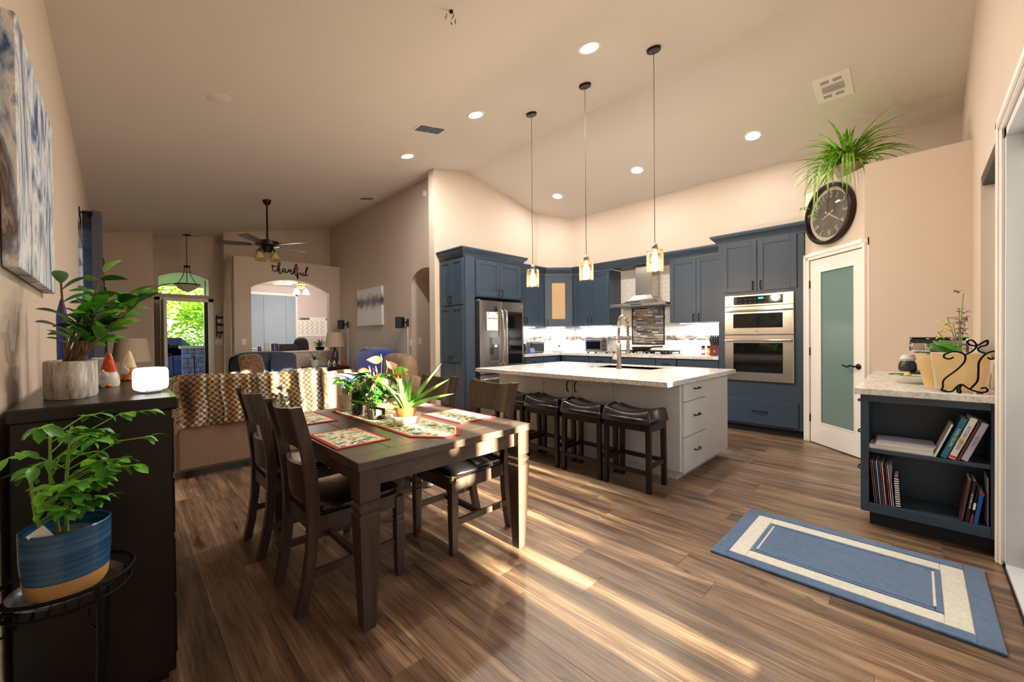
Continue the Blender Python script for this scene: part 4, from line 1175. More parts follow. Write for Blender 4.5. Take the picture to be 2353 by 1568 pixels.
# anthurium in a clear glass jar
an = thing('potted_anthurium', 'leafy anthurium with an orange flower in a clear glass jar', 'plant', (1.165, 2.42, RT))
MB().lathe([(.001, .001), (.052, .001), (.055, .01), (.058, .095), (.055, .095), (.052, .012), (.001, .006)], 24, cap0=False, cap1=False).build('jar', 'plastic_clear', an, True)
MB().lathe([(.05, .008), (.052, .06), (.001, .07)], 18, cap1=False).build('soil', 'soil', an, True)
B(-.03, .03, -.0595, -.0575, .03, .07).build('label', 'dark_plastic', an)
rn = random.Random(5)
lm = [leaf_mesh(.115, .066, .9, .3, 6, mat=c, kind='heart') for c in ('leaf_green', 'leaf_dark', 'leaf_dark')]
st_ = MB()
for i in range(44):
    az = rn.uniform(0, 2*PI); h = rn.uniform(.10, .29); r = rn.uniform(.02, .09)
    p = Vector((r*math.cos(az), r*math.sin(az), h)); st_.tube([(.3*p.x, .3*p.y, .05), (.7*p.x, .7*p.y, h*.6), tuple(p)], .0022, 5)
    leaf(an, rn.choice(lm), p, az+rn.uniform(-.6, .6), rn.uniform(-.5, .5), rn.uniform(-.4, .4), rn.uniform(.7, 1.15))
st_.build('stems', 'stem_green', an)
fm = {c: leaf_mesh(.095, .07, .5, -.2, 6, mat=c, kind='heart') for c in ('flower_rust', 'flower_orange', 'leaf_lime')}
for (x, y, z, az, c) in ((.035, -.02, .375, 2.6, 'flower_rust'), (.065, -.035, .335, .2, 'flower_rust'), (-.02, .03, .30, 2.0, 'flower_rust'), (.0, -.02, .30, 1.2, 'flower_rust'), (.10, -.05, .275, -.4, 'flower_orange'), (.105, -.045, .30, -.5, 'leaf_lime'), (-.03, -.05, .27, -2.0, 'flower_orange')):
    MB().tube(spline([(.2*x, .2*y, .08), (.7*x, .7*y, z*.6), (x, y, z)], 4), .002, 5).build('flower_stem', 'stem_brown', an)
    put('petal', fm[c], an, (x, y, z), (.9, -.15, az))
    if c != 'leaf_lime': MB().tube([(x, y, z), (x-.008, y, z+.035)], [.004, .002], 6).build('spadix', 'spadix', an, True)
# pothos in beige pot
po = thing('potted_pothos', 'small variegated leafy plant in a beige pot with saucer', 'plant', (1.165, 2.87, RT))
MB().lathe([(.05, .0005), (.058, .004), (.060, .018), (.05, .018)], 24).build('saucer', 'ceramic_beige', po, True)
MB().lathe([(p[0], p[1]+.012) for p in pot_lathe(.045, .062, .105, .006)], 24, cap1=False).build('pot', 'ceramic_beige', po, True); soil(po, .055, .10)
lm2 = [leaf_mesh(.085, .045, .9, .3, 6, mat=c) for c in ('leaf_bright', 'leaf_green')]
for i in range(22):
    az = rn.uniform(0, 2*PI); h = rn.uniform(.13, .23); r = rn.uniform(.01, .06)
    leaf(po, rn.choice(lm2), (r*math.cos(az), r*math.sin(az), h), az, rn.uniform(-.2, .8), rn.uniform(-.3, .3), rn.uniform(.7, 1.2))
stp = MB()
for i in range(9):
    az = rn.uniform(0, 2*PI); stp.tube([(0, 0, .1), (.02*math.cos(az), .02*math.sin(az), .16), (.05*math.cos(az), .05*math.sin(az), .2)], .003, 5)
stp.build('stems', 'stem_green', po)
bo = thing('dark_bottle', 'dark brown glass bottle with label on the table runner', 'bottle', (1.14, 2.64, RT))
MB().lathe([(.034, .001), (.036, .006), (.036, .15), (.032, .162), (.018, .17), (.0165, .18), (.018, .182), (.018, .185)], 22).build('bottle', 'bottle_dark', bo, True)
MB().lathe([(.0366, .03), (.0366, .135)], 22, cap0=False, cap1=False).build('label', 'black_plastic', bo, True)
for i in range(3): put('lettering', text_mesh(('OLIVE', 'OIL', 'ORGANIC')[i], .011, .0002, 'label_grey'), bo, (-.022, -.0300, .115-.02*i), (PI/2, 0, -.65))
for (x, y, lb) in ((1.175, 2.555, 'small glass shaker with black lid next to the dark bottle'), (1.225, 2.56, 'small glass shaker with black lid behind the anthurium jar')):
    s_ = thing('salt_shaker', lb, 'shaker', (x, y, RT), 0, 'glass shakers')
    MB().lathe([(.021, .001), (.023, .006), (.019, .05), (.021, .085)], 16).build('glass', 'chrome', s_, True); MB().lathe([(.022, .085), (.022, .10), (.015, .108)], 16).build('lid', 'black_plastic', s_, True)

# ================================================================== LEFT SIDE
cv = thing('canvas_print', 'large abstract blue and white canvas on the left wall', 'painting', (XL, 2.53, 1.90))
B(.003, .04, -.50, .52, -.41, .41, .003).build('canvas', 'art_marble', cv)
dr_ = thing('dresser', 'tall black dresser against the left wall', 'dresser', (-.05, 2.62, 0))
DH = 1.045
B(-.19, .19, -.69, .72, .03, DH-.045, .004).build('body', 'dresser_black', dr_)
B(-.195, .207, -.72, .74, DH-.045, DH, .006).build('top', 'dresser_black', dr_)
for i in range(2):
    for j in range(4):
        d = B(.185, .1955, -.67+.69*i, .0+.69*i, .08+.225*j, .29+.225*j, .004).build('drawer', 'dresser_black', dr_)
        MB().ell((.2, -.335+.69*i, .185+.225*j), (.014, .014, .014), 10, 6).build('knob', 'black_metal', d, True)
for sx in (-.17, .14):
    for sy in (-.67, .67): B(sx, sx+.03, sy, sy+.03, 0, .03).build('foot', 'dresser_black', dr_)
# oval birch-pattern planter with zz plant
zz = thing('potted_zz_plant', 'glossy green zz plant in an oval birch-patterned planter on the dresser', 'plant', (-.125, 2.225, DH))
MB().lathe([(.001, .001), (.135, .001), (.14, .01), (.139, .132), (.128, .135), (.124, .115), (.001, .115)], 32, cap0=False, cap1=False, sx=.5).build('pot', 'birch_ceramic', zz, True); soil(zz, .125, .112, .5)
rn = random.Random(9)
zl = [leaf_mesh(.105, .046, .5, .3, 6, mat=c) for c in ('leaf_green', 'leaf_dark', 'leaf_bright')]
for i in range(11):
    az = rn.uniform(-1.9, 1.9) if i > 3 else (.1, .8, -.6, 1.7)[i]; ln = rn.uniform(.20, .36) if i > 3 else (.40, .44, .34, .40)[i]; el = rn.uniform(1.0, 1.4) if i > 3 else (1.0, 1.25, .95, 1.2)[i]
    base_ = Vector((rn.uniform(-.03, .03), rn.uniform(-.07, .07), .115))
    P = [base_ + Vector((math.cos(az)*math.cos(el)*ln*t, math.sin(az)*math.cos(el)*ln*t*.9, math.sin(el)*ln*t-.05*t*t)) for t in (0, .33, .66, 1)]
    MB().tube(spline(P, 4), [.006]*4+[.005]*4+[.0035]*5, 6).build('stem', 'stem_brown', zz, True)
    for k in range(4):
        for sd in (-1, 1):
            t = .38+.17*k; q = base_ + Vector((math.cos(az)*math.cos(el)*ln*t, math.sin(az)*math.cos(el)*ln*t*.9, math.sin(el)*ln*t-.05*t*t))
            a2 = az+sd*rn.uniform(.7, 1.3); s2 = rn.uniform(.75, 1.1)
            if q.x+.1*s2*math.cos(a2) < -.11: a2 = PI-a2; q = q + Vector((.02, 0, 0))
            leaf(zz, rn.choice(zl), q, a2, rn.uniform(.1, .9), sd*.4, s2)
    leaf(zz, rn.choice(zl), P[3], az, el*.7, 0, 1.0)
for (y, x, hh, lb) in ((2.52, -.165, .385, 'taller blue pointed glass bottle behind the planter'), (2.85, -.12, .37, 'shorter blue pointed glass bottle behind the planter')):
    tag(MB().lathe([(.015, .001), (.017, .02), (.017, hh*.80), (.015, hh*.86), (.007, hh*.96), (.003, hh)], 16).build('blue_bottle', 'bottle_blue', None, True, loc=(x, y, DH)), lb, 'bottle', 'blue bottles on the dresser')
def gnome(x, y, h, lb, hat, coat):
    T = thing('garden_gnome', lb, 'figurine', (x, y, DH), -.6, 'gnome figurines on the dresser')
    s = h/.2
    MB().lathe([(.001, .001), (.042*s, .001), (.046*s, .02*s), (.042*s, .06*s), (.03*s, .095*s), (.012*s, .10*s)], 18).build('body', coat, T, True)
    MB().lathe([(.038*s, .085*s), (.034*s, .10*s), (.022*s, .15*s), (.008*s, .19*s), (.002*s, .2*s)], 16).build('hat', hat, T, True)
    MB().ell((0, -.032*s, .06*s), (.024*s, .014*s, .032*s), 12, 8).build('beard', 'ceramic_white', T, True)
    MB().ell((0, -.042*s, .09*s), (.008*s, .008*s, .008*s), 8, 6).build('nose', 'cream_glaze', T, True)
    for sx in (-1, 1): MB().ell((sx*.02*s, -.03*s, .01*s), (.014*s, .02*s, .01*s), 8, 6).build('boot', 'orange_glaze', T, True)
gnome(-.03, 2.56, .16, 'red-hatted ceramic gnome next to the planter', 'red_glaze', 'ceramic_white')
gnome(.042, 2.90, .155, 'cream-hatted ceramic gnome beside the white glowing device', 'cream_glaze', 'orange_glaze')
sd_ = thing('white_device', 'small rounded white glowing device on the corner of the dresser', 'device', (.092, 2.12, DH), .5)
MB().extr([(.054*math.copysign(abs(math.cos(a))**.35, math.cos(a)), .016, .056+.045*math.copysign(abs(math.sin(a))**.35, math.sin(a))) for a in [2*PI*i/40 for i in range(40)]], (0, -.03, 0)).build('screen', 'device_glow', sd_, 60); B(-.03, .03, -.02, .035, .0005, .014, .006).build('stand', 'white_plastic', sd_)  # the whole rounded body has an even white emission
tag(B(-.04, .04, -.05, .05, .0005, .12, .006).build('small_planter', 'ceramic_grey', None, loc=(-.06, 2.95, DH)), 'small square pale pot at the far end of the dresser behind the gnome', 'pot')

# plant stand with blue pot
PSX, PSY, PSZ = -.108, 1.67, .555
ps = thing('plant_stand', 'black wrought-iron plant stand in the lower left corner', 'plant stand', (PSX, PSY, 0))
circ = lambda r, z, n=32: [(r*math.cos(2*PI*i/n), r*math.sin(2*PI*i/n), z) for i in range(n)]
MB().tube(circ(.135, PSZ+.035), .0055, 8, closed=True).tube(circ(.128, PSZ-.005), .0045, 8, closed=True).build('ring', 'iron', ps, True)
m = MB()
for k in range(-4, 5): x = k*.028; h = math.sqrt(.128**2-x*x); m.tube([(x, -h, PSZ-.004), (x, h, PSZ-.004)], .003, 6)
m.build('shelf_wires', 'iron', ps, True)
for k in range(3):
    a = 2*PI*k/3 - 1.1; c_, s_ = math.cos(a), math.sin(a)
    MB().tube(spline([(.132*c_, .132*s_, PSZ+.03), (.14*c_, .14*s_, PSZ-.06), (.13*c_, .13*s_, PSZ-.24), (.11*c_, .11*s_, .22), (.13*c_, .13*s_, .03), (.14*c_, .14*s_, .006)], 6), .006, 8).build('leg', 'iron', ps, True)
    MB().tube(spline([(.13*c_, .13*s_, PSZ-.01), (.095*c_, .095*s_, PSZ-.03), (.10*c_, .10*s_, PSZ-.07), (.134*c_, .134*s_, PSZ-.08)], 5), .0035, 6).build('scroll', 'iron', ps, True)
tag(MB().lathe([(.001, 0), (.095, 0), (.105, .006), (.112, .022), (.108, .023), (.098, .01), (.001, .006)], 30, cap0=False, cap1=False).build('plant_saucer', 'plastic_clear', None, True, loc=(PSX, PSY, PSZ)), 'clear plastic saucer under the blue pot', 'saucer')
bp_ = thing('blue_potted_plant', 'leafy bright green plant in a blue glazed pot on the iron stand', 'plant', (PSX, PSY, PSZ+.011))
MB().lathe([(.001, 0), (.072, 0), (.080, .014), (.084, .045)], 36, cap0=False, cap1=False).build('pot_base', 'band_tan', bp_, True)
MB().lathe([(.084, .045), (.088, .10), (.089, .175), (.086, .178), (.081, .175), (.08, .15), (.001, .15)], 36, cap0=False, cap1=False).build('pot', 'blue_glaze', bp_, True); soil(bp_, .08, .146)
MB().box(-.018, .018, -.001, .001, 0, .05).xf(Matrix.Translation((-.03, -.05, .148)) @ RZ(.4) @ Matrix.Rotation(-.5, 4, 'Y')).build('plant_tag', 'paper', bp_)
rn = random.Random(21)
ml = [leaf_mesh(.044, .024, .8, .2, 4, mat=c) for c in ('leaf_green', 'leaf_bright', 'leaf_green')]
trunks = [((.0, .0), (.012, .01), .30), ((-.015, .01), (-.03, .03), .30), ((-.035, -.02), (-.06, -.02), .17)]
for (a, b_, hh) in trunks:
    MB().tube(spline([(*a, .145), ((a[0]+b_[0])/2-.006, (a[1]+b_[1])/2, .145+hh*.45), (*b_, .145+hh)], 5), [.0048]*4+[.004]*4+[.003]*3, 6).build('trunk', 'stem_green', bp_, True)
for i in range(48):
    a, b_, hh = trunks[i % 3 if i % 5 else 0]; t = rn.uniform(.3, 1.0); az = rn.uniform(0, 2*PI); ln = rn.uniform(.06, .17)
    if math.cos(az) < -.45: az = PI-az; ln *= .8
    p0 = Vector((a[0]+(b_[0]-a[0])*t, a[1]+(b_[1]-a[1])*t, .13+hh*t)); p1 = p0 + Vector((math.cos(az)*ln*.6, math.sin(az)*ln*.6, ln*.35)); p2 = p0 + Vector((math.cos(az)*ln, math.sin(az)*ln, ln*.35))
    MB().tube([p0, p1, p2], .002, 5).build('branch', 'stem_green', bp_)
    for k in range(6):
        q = p1.lerp(p2, rn.uniform(-.3, 1)) if k else p2
        leaf(bp_, rn.choice(ml), q, az+rn.uniform(-1.5, 1.5), rn.uniform(-.7, .3), rn.uniform(-.5, .5), rn.uniform(.7, 1.15))

# curtains at the left window
cr = thing('curtain_rod', 'dark curtain rod with ring over the left window', 'curtain rod', (XL, 6.6, 2.55))
MB().tube([(.085, -.75, 0), (.085, 1.6, 0)], .012, 8).build('rod', 'iron', cr, True)
for yy in (-.70, 1.55): MB().tube([(0, yy, .0), (.085, yy, 0)], .008, 6).cbox(0, .008, yy-.02, yy+.02, -.05, .05, .002).build('bracket', 'iron', cr)
def curtain(lb, y0, y1, ztop, mat, nf, amp=.045):
    T = thing('curtain', lb, 'curtain', (XL+.085, (y0+y1)/2, 0), 0, 'curtains along the left wall')
    m = MB(); ym = (y0+y1)/2
    f = lambda u: (amp*math.sin(2*PI*nf*u), y0+(y1-y0)*u-ym)
    m.grid(lambda u, v: (*f(u), .04+(ztop-.04)*v), int(nf*14), 6)
    m.grid(lambda u, v: (f(u)[0]+.006, f(u)[1]+.004, .04+(ztop-.04)*v), int(nf*14), 6)
    m.build('drape', mat, T, 70)
    for k in range(nf*2): put('grommet', MB().tube(circ(.026, 0, 16), .005, 6, closed=True).mesh('grommet', 'brass' if False else 'bronze', True), T, (0, y0+(y1-y0)*(k+.5)/(nf*2)-ym, ztop-.05), (PI/2, 0, 0))
curtain('grey curtain hanging nearest at the left window', 5.95, 6.30, 2.60, 'curtain_fabric', 3, .07)
curtain('dark curtain bunched at the far edge of the left window', 7.55, 8.0, 2.36, 'curtain_dark', 4, .055)
curtain('small dark curtain farther along the left wall', 8.95, 9.25, 2.1, 'curtain_dark', 3, .055)
# ================================================================== LIVING ROOM
def puff(c, r, e=.5, e2=.6): return MB().ell(c, r, 28, 14, e, e2)
so = thing('brown_sofa', 'brown fabric sofa seen from behind', 'sofa', (1.085, 5.05, 0))
MB().cbox(-.735, .735, -.46, .30, .07, .60, .03).build('base', 'sofa_fabric', so)
puff((0, -.34, .62), (.735, .13, .28), .16, .5).build('backrest', 'sofa_fabric', so, 70)
for sx in (-1, 1): puff((sx*.64, .02, .52), (.115, .46, .19), .4, .5).build('arm', 'beige_leather' if sx > 0 else 'sofa_fabric', so, 70)
for sx in (-.33, .33): puff((sx, .08, .52), (.30, .30, .10), .4, .6).build('seat_cushion', 'sofa_fabric', so, 70)
puff((.60, -.30, .72), (.14, .16, .16), .6, .7).build('back_pillow', 'beige_leather', so, 70)
for sx in (-.66, .62):
    for sy in (-.42, .25): B(sx, sx+.05, sy, sy+.05, 0, .07).build('foot', 'black_plastic', so)
# plaid throw over the back
def blanket_fn(u, v):
    x = .37 + 1.24*u + .012*math.sin(9*v)
    w_ = .010*math.sin(u*37+v*3) + .012*math.sin(u*13+5*v)
    # v: 0 bottom of the rear drop -> 1 front side
    s = v*1.0
    top = .925 + .012*math.sin(u*7+1)
    if s < .62: z = .47 + (top-.05-.47)*(s/.62); y = 4.563 + w_*(1-s)
    elif s < .85:
        a = (s-.62)/.23*PI; y = 4.71-.147*math.cos(a); z = top-.05+.05*math.sin(a)
    else: y = 4.86; z = top-.05-(s-.85)*1.6
    return (x, y, z)
mbk = MB().grid(blanket_fn, 60, 40)
me = mbk.mesh('throw_blanket', 'blanket_weave', 80)
uvl = me.uv_layers.new(name='UVMap'); nu = 61
for lp in me.loops:
    i = lp.vertex_index; uvl.data[lp.index].uv = ((i % nu)/60.0, (i//nu)/40.0)
bl = thing('throw_blanket', 'brown, cream and black plaid throw draped over the sofa back', 'blanket', (0, 0, 0))
bl.location = (1.0, 4.6, .47)
put('throw', me, bl, (-1.0, -4.6, -.47))
fg = MB(); rn = random.Random(3)
for u, sg in ((0, -1), (1, 1)):
    for k in range(90):
        v = rn.uniform(.0, .8); p = Vector(blanket_fn(u, v)) + Vector((0, -.006, 0))
        L = rn.uniform(.06, .11); d = Vector((sg*rn.uniform(.02, .07), rn.uniform(-.03, .0), -L))
        fg.tube([p-Vector((sg*.02, 0, 0)), p+d*.5+Vector((sg*.012, 0, .01)), p+d], .0035, 4)
fg.xf(Matrix.Translation((-1.0, -4.6, -.47)))
stuff(fg.build('fringe', 'tan_fabric', bl))

bs_ = thing('navy_sofa', 'dark blue sofa at the far end of the living room', 'sofa', (2.08, 9.02, 0))
MB().cbox(-.60, .60, -.42, .36, .06, .45, .03).build('base', 'navy_fabric', bs_)
puff((0, .24, .66), (.60, .17, .36), .35, .55).build('backrest', 'navy_fabric', bs_, 70)
for sx in (-1, 1): puff((sx*.53, -.05, .50), (.10, .38, .17), .5, .6).build('arm', 'navy_fabric', bs_, 70)
puff((0, -.08, .48), (.44, .32, .09), .4, .6).build('seat_cushion', 'navy_fabric', bs_, 70)
def cushion(lb, loc, rz, tilt_, mat, r=.22, ribs=False):
    T = thing('throw_pillow', lb, 'pillow', loc, rz, 'throw pillows on the navy sofa')
    m = puff((0, 0, r), (r, .085, r), .75, .42)
    if ribs:
        for i, (x, y, z) in enumerate(m.v): m.v[i] = (x, y*(1+.10*math.sin(z*150)), z)
    m.xf(Matrix.Rotation(tilt_, 4, 'X')).build('cover', mat, T, 70)
cushion('brown fur throw pillow on the navy sofa', (1.83, 8.78, .56), .35, -.35, 'fur')
cushion('black throw pillow behind the fur pillow', (1.62, 8.86, .56), -.3, -.3, 'black_plastic', .2)
cushion('ribbed dark throw pillow at the right end of the navy sofa', (2.33, 8.78, .56), -.3, -.3, 'navy_fabric', .22, True)

rc = thing('reclining_loveseat', 'tan reclining loveseat with a royal blue throw over one half', 'sofa', (3.17, 6.68, 0), -PI/2)
MB().cbox(-1.06, 1.06, -.44, .36, .03, .45, .04).box(-1.0, 1.0, -.36, .30, 0, .04).build('base', 'tan_fabric', rc)
for sx in (-1, 1): puff((sx*.98, -.06, .50), (.13, .42, .17), .5, .6).build('arm', 'tan_fabric', rc, 70)
for cx_ in (-.45, .45):
    puff((cx_, .26, .66), (.45, .17, .34), .45, .6).build('back_cushion', 'tan_fabric', rc, 70); puff((cx_, -.12, .49), (.42, .34, .10), .4, .6).build('seat_cushion', 'tan_fabric', rc, 70)
puff((-.36, .24, .70), (.60, .20, .385), .5, .6).build('blue_throw', 'royal_blue', rc, 70); puff((-.45, -.16, .50), (.50, .36, .125), .4, .6).build('blue_seat_throw', 'royal_blue', rc, 70)
MB().tube(spline([(-.99, .12, .45), (-.93, .12, .82), (-.72, .12, 1.02), (-.45, .12, 1.07)], 6), .035, 8).build('throw_edge', 'label_grey', rc, True)

et = thing('end_table', 'dark wooden end table in the corner by the pass-through wall', 'table', (3.22, 9.05, 0))
B(-.42, .40, -.28, .28, .62, .66, .006).build('top', 'table_dark_wood', et); B(-.38, .36, -.25, .25, .55, .62).build('apron', 'table_dark_wood', et); B(-.38, .36, -.25, .25, .15, .18).build('shelf', 'table_dark_wood', et)
for sx in (-.40, .36):
    for sy in (-.26, .22): B(sx, sx+.04, sy, sy+.04, 0, .62).build('leg', 'table_dark_wood', et)
def table_lamp(lb, loc, s, glassy):
    T = thing('table_lamp', lb, 'lamp', loc)
    MB().lathe([(.07*s, 0), (.075*s, .02*s), (.05*s, .04*s), (.07*s, .16*s), (.06*s, .27*s), (.025*s, .34*s), (.012*s, .37*s), (.012*s, .46*s)], 20).build('base', 'lamp_glass_base' if glassy else 'bronze', T, True)
    MB().lathe([(.19*s, .40*s), (.15*s, .70*s), (.148*s, .70*s), (.188*s, .40*s)], 28, cap0=False, cap1=False).build('shade', 'shade_linen', T, True)
table_lamp('table lamp with cream shade and grey glass base on the end table', (3.42, 9.05, .66), 1.05, True)
table_lamp('table lamp with beige tapered shade behind the dresser by the left wall', (.14, 8.0, .50), 1.12, False)
sd2 = thing('side_table', 'small dark side table carrying the beige lamp by the left wall', 'table', (.14, 8.0, 0))
B(-.25, .25, -.25, .25, .46, .50, .005).build('top', 'table_dark_wood', sd2)
for sx in (-.23, .19):
    for sy in (-.23, .19): B(sx, sx+.04, sy, sy+.04, 0, .46).build('leg', 'table_dark_wood', sd2)
def spiky(T, n, L0, L1, Wd, z, seed, mat, dr0=.9, dr1=2.0, el0=.5, el1=1.4):
    rn = random.Random(seed); m = MB()
    for i in range(n):
        L = rn.uniform(L0, L1); az = rn.uniform(0, 2*PI); el = rn.uniform(el0, el1); dp_ = rn.uniform(dr0, dr1); x = r = 0.0; zz_ = z; a = el; k = 8; P = []
        for j in range(k+1):
            t = j/k; w_ = Wd*(min(1, .6+t*2) if t < .5 else max(.03, (1-t)/.5)); P.append((r*math.cos(az), r*math.sin(az), zz_, w_))
            r += L/k*math.cos(a); zz_ += L/k*math.sin(a); a -= dp_/k
        b = m.n(); nx, ny = -math.sin(az), math.cos(az)
        for x, y, z2, w_ in P: m.v += [(x+nx*w_/2, y+ny*w_/2, z2+w_*.2), (x, y, z2), (x-nx*w_/2, y-ny*w_/2, z2+w_*.2)]
        for j in range(k):
            for q in (0, 1): c = b+j*3+q; m.face(c, c+1, c+4, c+3)
    return stuff(m.build('foliage', mat, T, 70))
p2 = thing('potted_spider_plant', 'drooping spider plant in a white pot on the end table', 'plant', (2.98, 9.02, .66))
MB().lathe(pot_lathe(.065, .09, .15), 20, cap1=False).build('pot', 'ceramic_white', p2, True); soil(p2, .08, .12); spiky(p2, 46, .22, .40, .012, .14, 4, 'leaf_dark', 1.4, 2.6)
for (x, lb, c) in ((3.22, 'white penguin figurine left of the lamp base', 'ceramic_white'), (3.33, 'white owl figurine in front of the lamp base', 'paper')):
    T = thing('bird_figurine', lb, 'figurine', (x, 8.86, .66), 0, 'small white bird figurines')
    MB().lathe([(.028, .001), (.034, .03), (.03, .07), (.02, .10), (.012, .125), (.001, .135)], 14).build('body', c, T, True); MB().ell((0, -.03, .04), (.014, .01, .03), 8, 6).build('chest_patch', 'black_plastic', T, True)
tag(MB().lathe([(.022, .001), (.024, .01), (.024, .10), (.009, .13), (.009, .16), (.012, .162), (.012, .175)], 14).build('lotion_bottle', 'red_glaze', None, True, loc=(3.55, 8.88, .66)), 'small dark red bottle at the right edge of the end table', 'bottle')
tag(B(-.09, .09, -.06, .06, 0, .012, .004).build('remote_pad', 'bottle_blue', None, loc=(3.10, 8.86, .661)), 'flat dark blue tablet lying on the end table', 'tablet')

# speakers, canvas, switches on the living-room wall
def speaker(lb, y, z, rz):
    T = thing('bracket_speaker', lb, 'speaker', (LX, y, z), 0, 'wall speakers')
    B(-.012, 0, -.04, .04, -.07, .07, .004).build('wall_plate', 'black_plastic', T); MB().tube([(-.01, 0, 0), (-.08, 0, .01)], .014, 8).build('arm', 'black_plastic', T, True)
    B(-.07, .07, -.06, .06, -.10, .10, .014).xf(Matrix.Translation((-.14, .03, 0)) @ RZ(rz)).build('cabinet', 'black_plastic', T)
    B(-.072, -.068, -.052, .052, -.09, .09).xf(Matrix.Translation((-.14, .03, 0)) @ RZ(rz)).build('grille', 'dark_plastic', T)
    B(-.012, -.001, -.014, .014, -z+.14, -.07, .003).build('cord_cover', 'trim_white', T)
speaker('black wall speaker on a bracket beside the arched hallway', 6.30+.10, 1.53, .5); speaker('black wall speaker in the corner above the end table', 9.02, 1.57, .9)
c2 = thing('tree_canvas', 'abstract blue tree-line canvas on the living-room wall', 'painting', (LX, 7.86, 1.90))
B(-.045, -.002, -.56, .56, -.38, .38, .003).build('canvas', 'art_trees', c2)
def plate(lb, loc, rz, w_=.075, h=.12, n=1):
    T = thing('light_switch', lb, 'switch', loc, rz, 'switch plates')
    B(-w_/2, w_/2, -.007, -.0005, -h/2, h/2, .003).build('plate', 'white_plastic', T)
    for i in range(n): B(-.014+(i-(n-1)/2)*.045, .014+(i-(n-1)/2)*.045, -.011, -.006, -.03, .03, .002).build('rocker', 'trim_white', T)
plate('white thermostat-like switch plate right of the wall speaker cord', (LX, 6.36-.055, 1.17), -PI/2)
plate('white switch plate inside the arched hallway opening', (3.86, 6.27, 1.20), 0)
plate('white switch plate on the wall left of the pass-through', (1.80, TY, 1.21), 0)
plate('wide white switch plate under the key rack', (1.545, EY, 1.21), 0, .14, .12, 2)
for lb, (y, z) in (('round white sensor high on the living-room wall near the kitchen corner', (5.80, 3.67)),):
    put_ = MB().lathe([(.055, 0), (.055, .02), (.04, .03)], 20).xf(Matrix.Translation((LX, y, z)) @ Matrix.Rotation(-PI/2, 4, 'Y'))
    tag(put_.build('smoke_detector', 'white_plastic', None, True), lb, 'smoke detector')

# "thankful" script sign
strokes = [[(-.355,.10),(-.362,.0),(-.345,-.055),(-.31,-.062),(-.275,-.03),(-.255,.02),(-.23,.15),(-.205,.17),(-.20,.12),(-.235,.0),(-.25,-.06)],
 [(-.39,.055),(-.33,.06),(-.27,.07)],
 [(-.245,-.03),(-.215,.02),(-.205,.0),(-.222,-.08),(-.19,-.10),(-.15,-.04),(-.125,.02),(-.095,.02),(-.085,.0)],
 [(-.09,.02),(-.13,.015),(-.145,-.03),(-.12,-.06),(-.085,-.02),(-.078,.015),(-.082,-.05),(-.05,-.065),(-.015,-.015),(.005,.025)],
 [(.005,.03),(.0,-.04),(.03,.0),(.06,.02),(.05,-.03),(.055,-.085),(.085,-.075),(.11,-.01),(.135,.10),(.165,.17),(.185,.15),(.16,.07),(.12,.0),(.115,-.075)],
 [(.118,-.03),(.145,-.005),(.15,-.03),(.125,-.04),(.14,-.09),(.175,-.115),(.205,-.06)],
 [(.215,.06),(.205,.085),(.19,.04),(.19,-.08),(.185,-.16),(.20,-.19),(.215,-.16),(.205,-.09),(.19,-.07),(.24,-.055),(.275,-.035)],
 [(.28,-.02),(.27,-.07),(.295,-.10),(.32,-.07),(.335,-.025),(.328,-.08),(.35,-.105),(.38,-.07),(.41,.02),(.44,.11),(.43,.13),(.405,.08),(.385,-.03),(.395,-.095),(.425,-.085),(.45,-.06)]]
tf = thing('thankful_sign', 'dark script sign reading thankful on the pass-through wall', 'sign', (2.63, TY-.008, 2.73))
for s_ in strokes: MB().tube(spline([(x*.85, 0, z*.85) for x, z in s_], 5), .010, 6, sx=.6).build('letter_stroke', 'bronze', tf, True)

# office beyond the pass-through
wb = MB()
for a in ((2.50, 2.55, 1.0, 2.55), (3.66, 3.71, 1.0, 2.55), (2.50, 3.71, 1.0, 1.05), (2.50, 3.71, 2.5, 2.55)): wb.box(a[0], a[1], 12.56, 12.598, a[2], a[3])
w4 = struct('window_4', wb, 'trim_white')
B(2.55, 3.66, 12.59, 12.597, 1.05, 2.5).build('pane', 'label_grey', w4)
bld = thing('window_blind', 'closed pale blue-grey horizontal blind on the office window', 'blind', (3.1, 12.54, 1.05))
sm = MB()
for k in range(58): z = .012+.0245*k; sm.hexa([(-.55, -.008, z-.008), (.55, -.008, z-.008), (.55, .006, z+.012), (-.55, .006, z+.012), (-.55, -.007, z-.006), (.55, -.007, z-.006), (.55, .007, z+.014), (-.55, .007, z+.014)])
simple('blind_slat', (176,190,206), .5); stuff(sm.build('slats', 'blind_slat', bld)); B(-.56, .56, -.02, .02, 1.43, 1.47, .004).build('head_rail', 'trim_white', bld)
for x in (-.25, .3): MB().tube([(x, -.014, 0), (x, -.014, 1.44)], .003, 5).build('cord', 'label_grey', bld)
cal = thing('calendar_poster', 'large wall planner poster in the office', 'poster', (4.12, 12.596, 1.62))
B(-.43, .43, -.004, -.0005, -.28, .28).build('sheet', 'paper', cal)
B(-.41, -.08, -.0055, -.004, .20, .265).build('header', 'ink', cal); put('lettering', text_mesh('PASCO Repairs', .04, .0003, 'paper'), cal, (-.215, -.0062, .233), (PI/2, 0, 0))
put('logo', MB().lathe([(.03, 0), (.03, .001)], 18).mesh('logo', 'paper'), cal, (-.37, -.0055, .233), (PI/2, 0, 0)); MB().extr([(-.388, -.0075, .22), (-.352, -.0075, .22), (-.37, -.0075, .252)], (0, -.0005, 0)).build('logo_mark', 'ink', cal)
B(.38, .41, -.0055, -.004, .20, .265).build('year_tab', 'ink', cal)
dm = MB(); rn = random.Random(2)
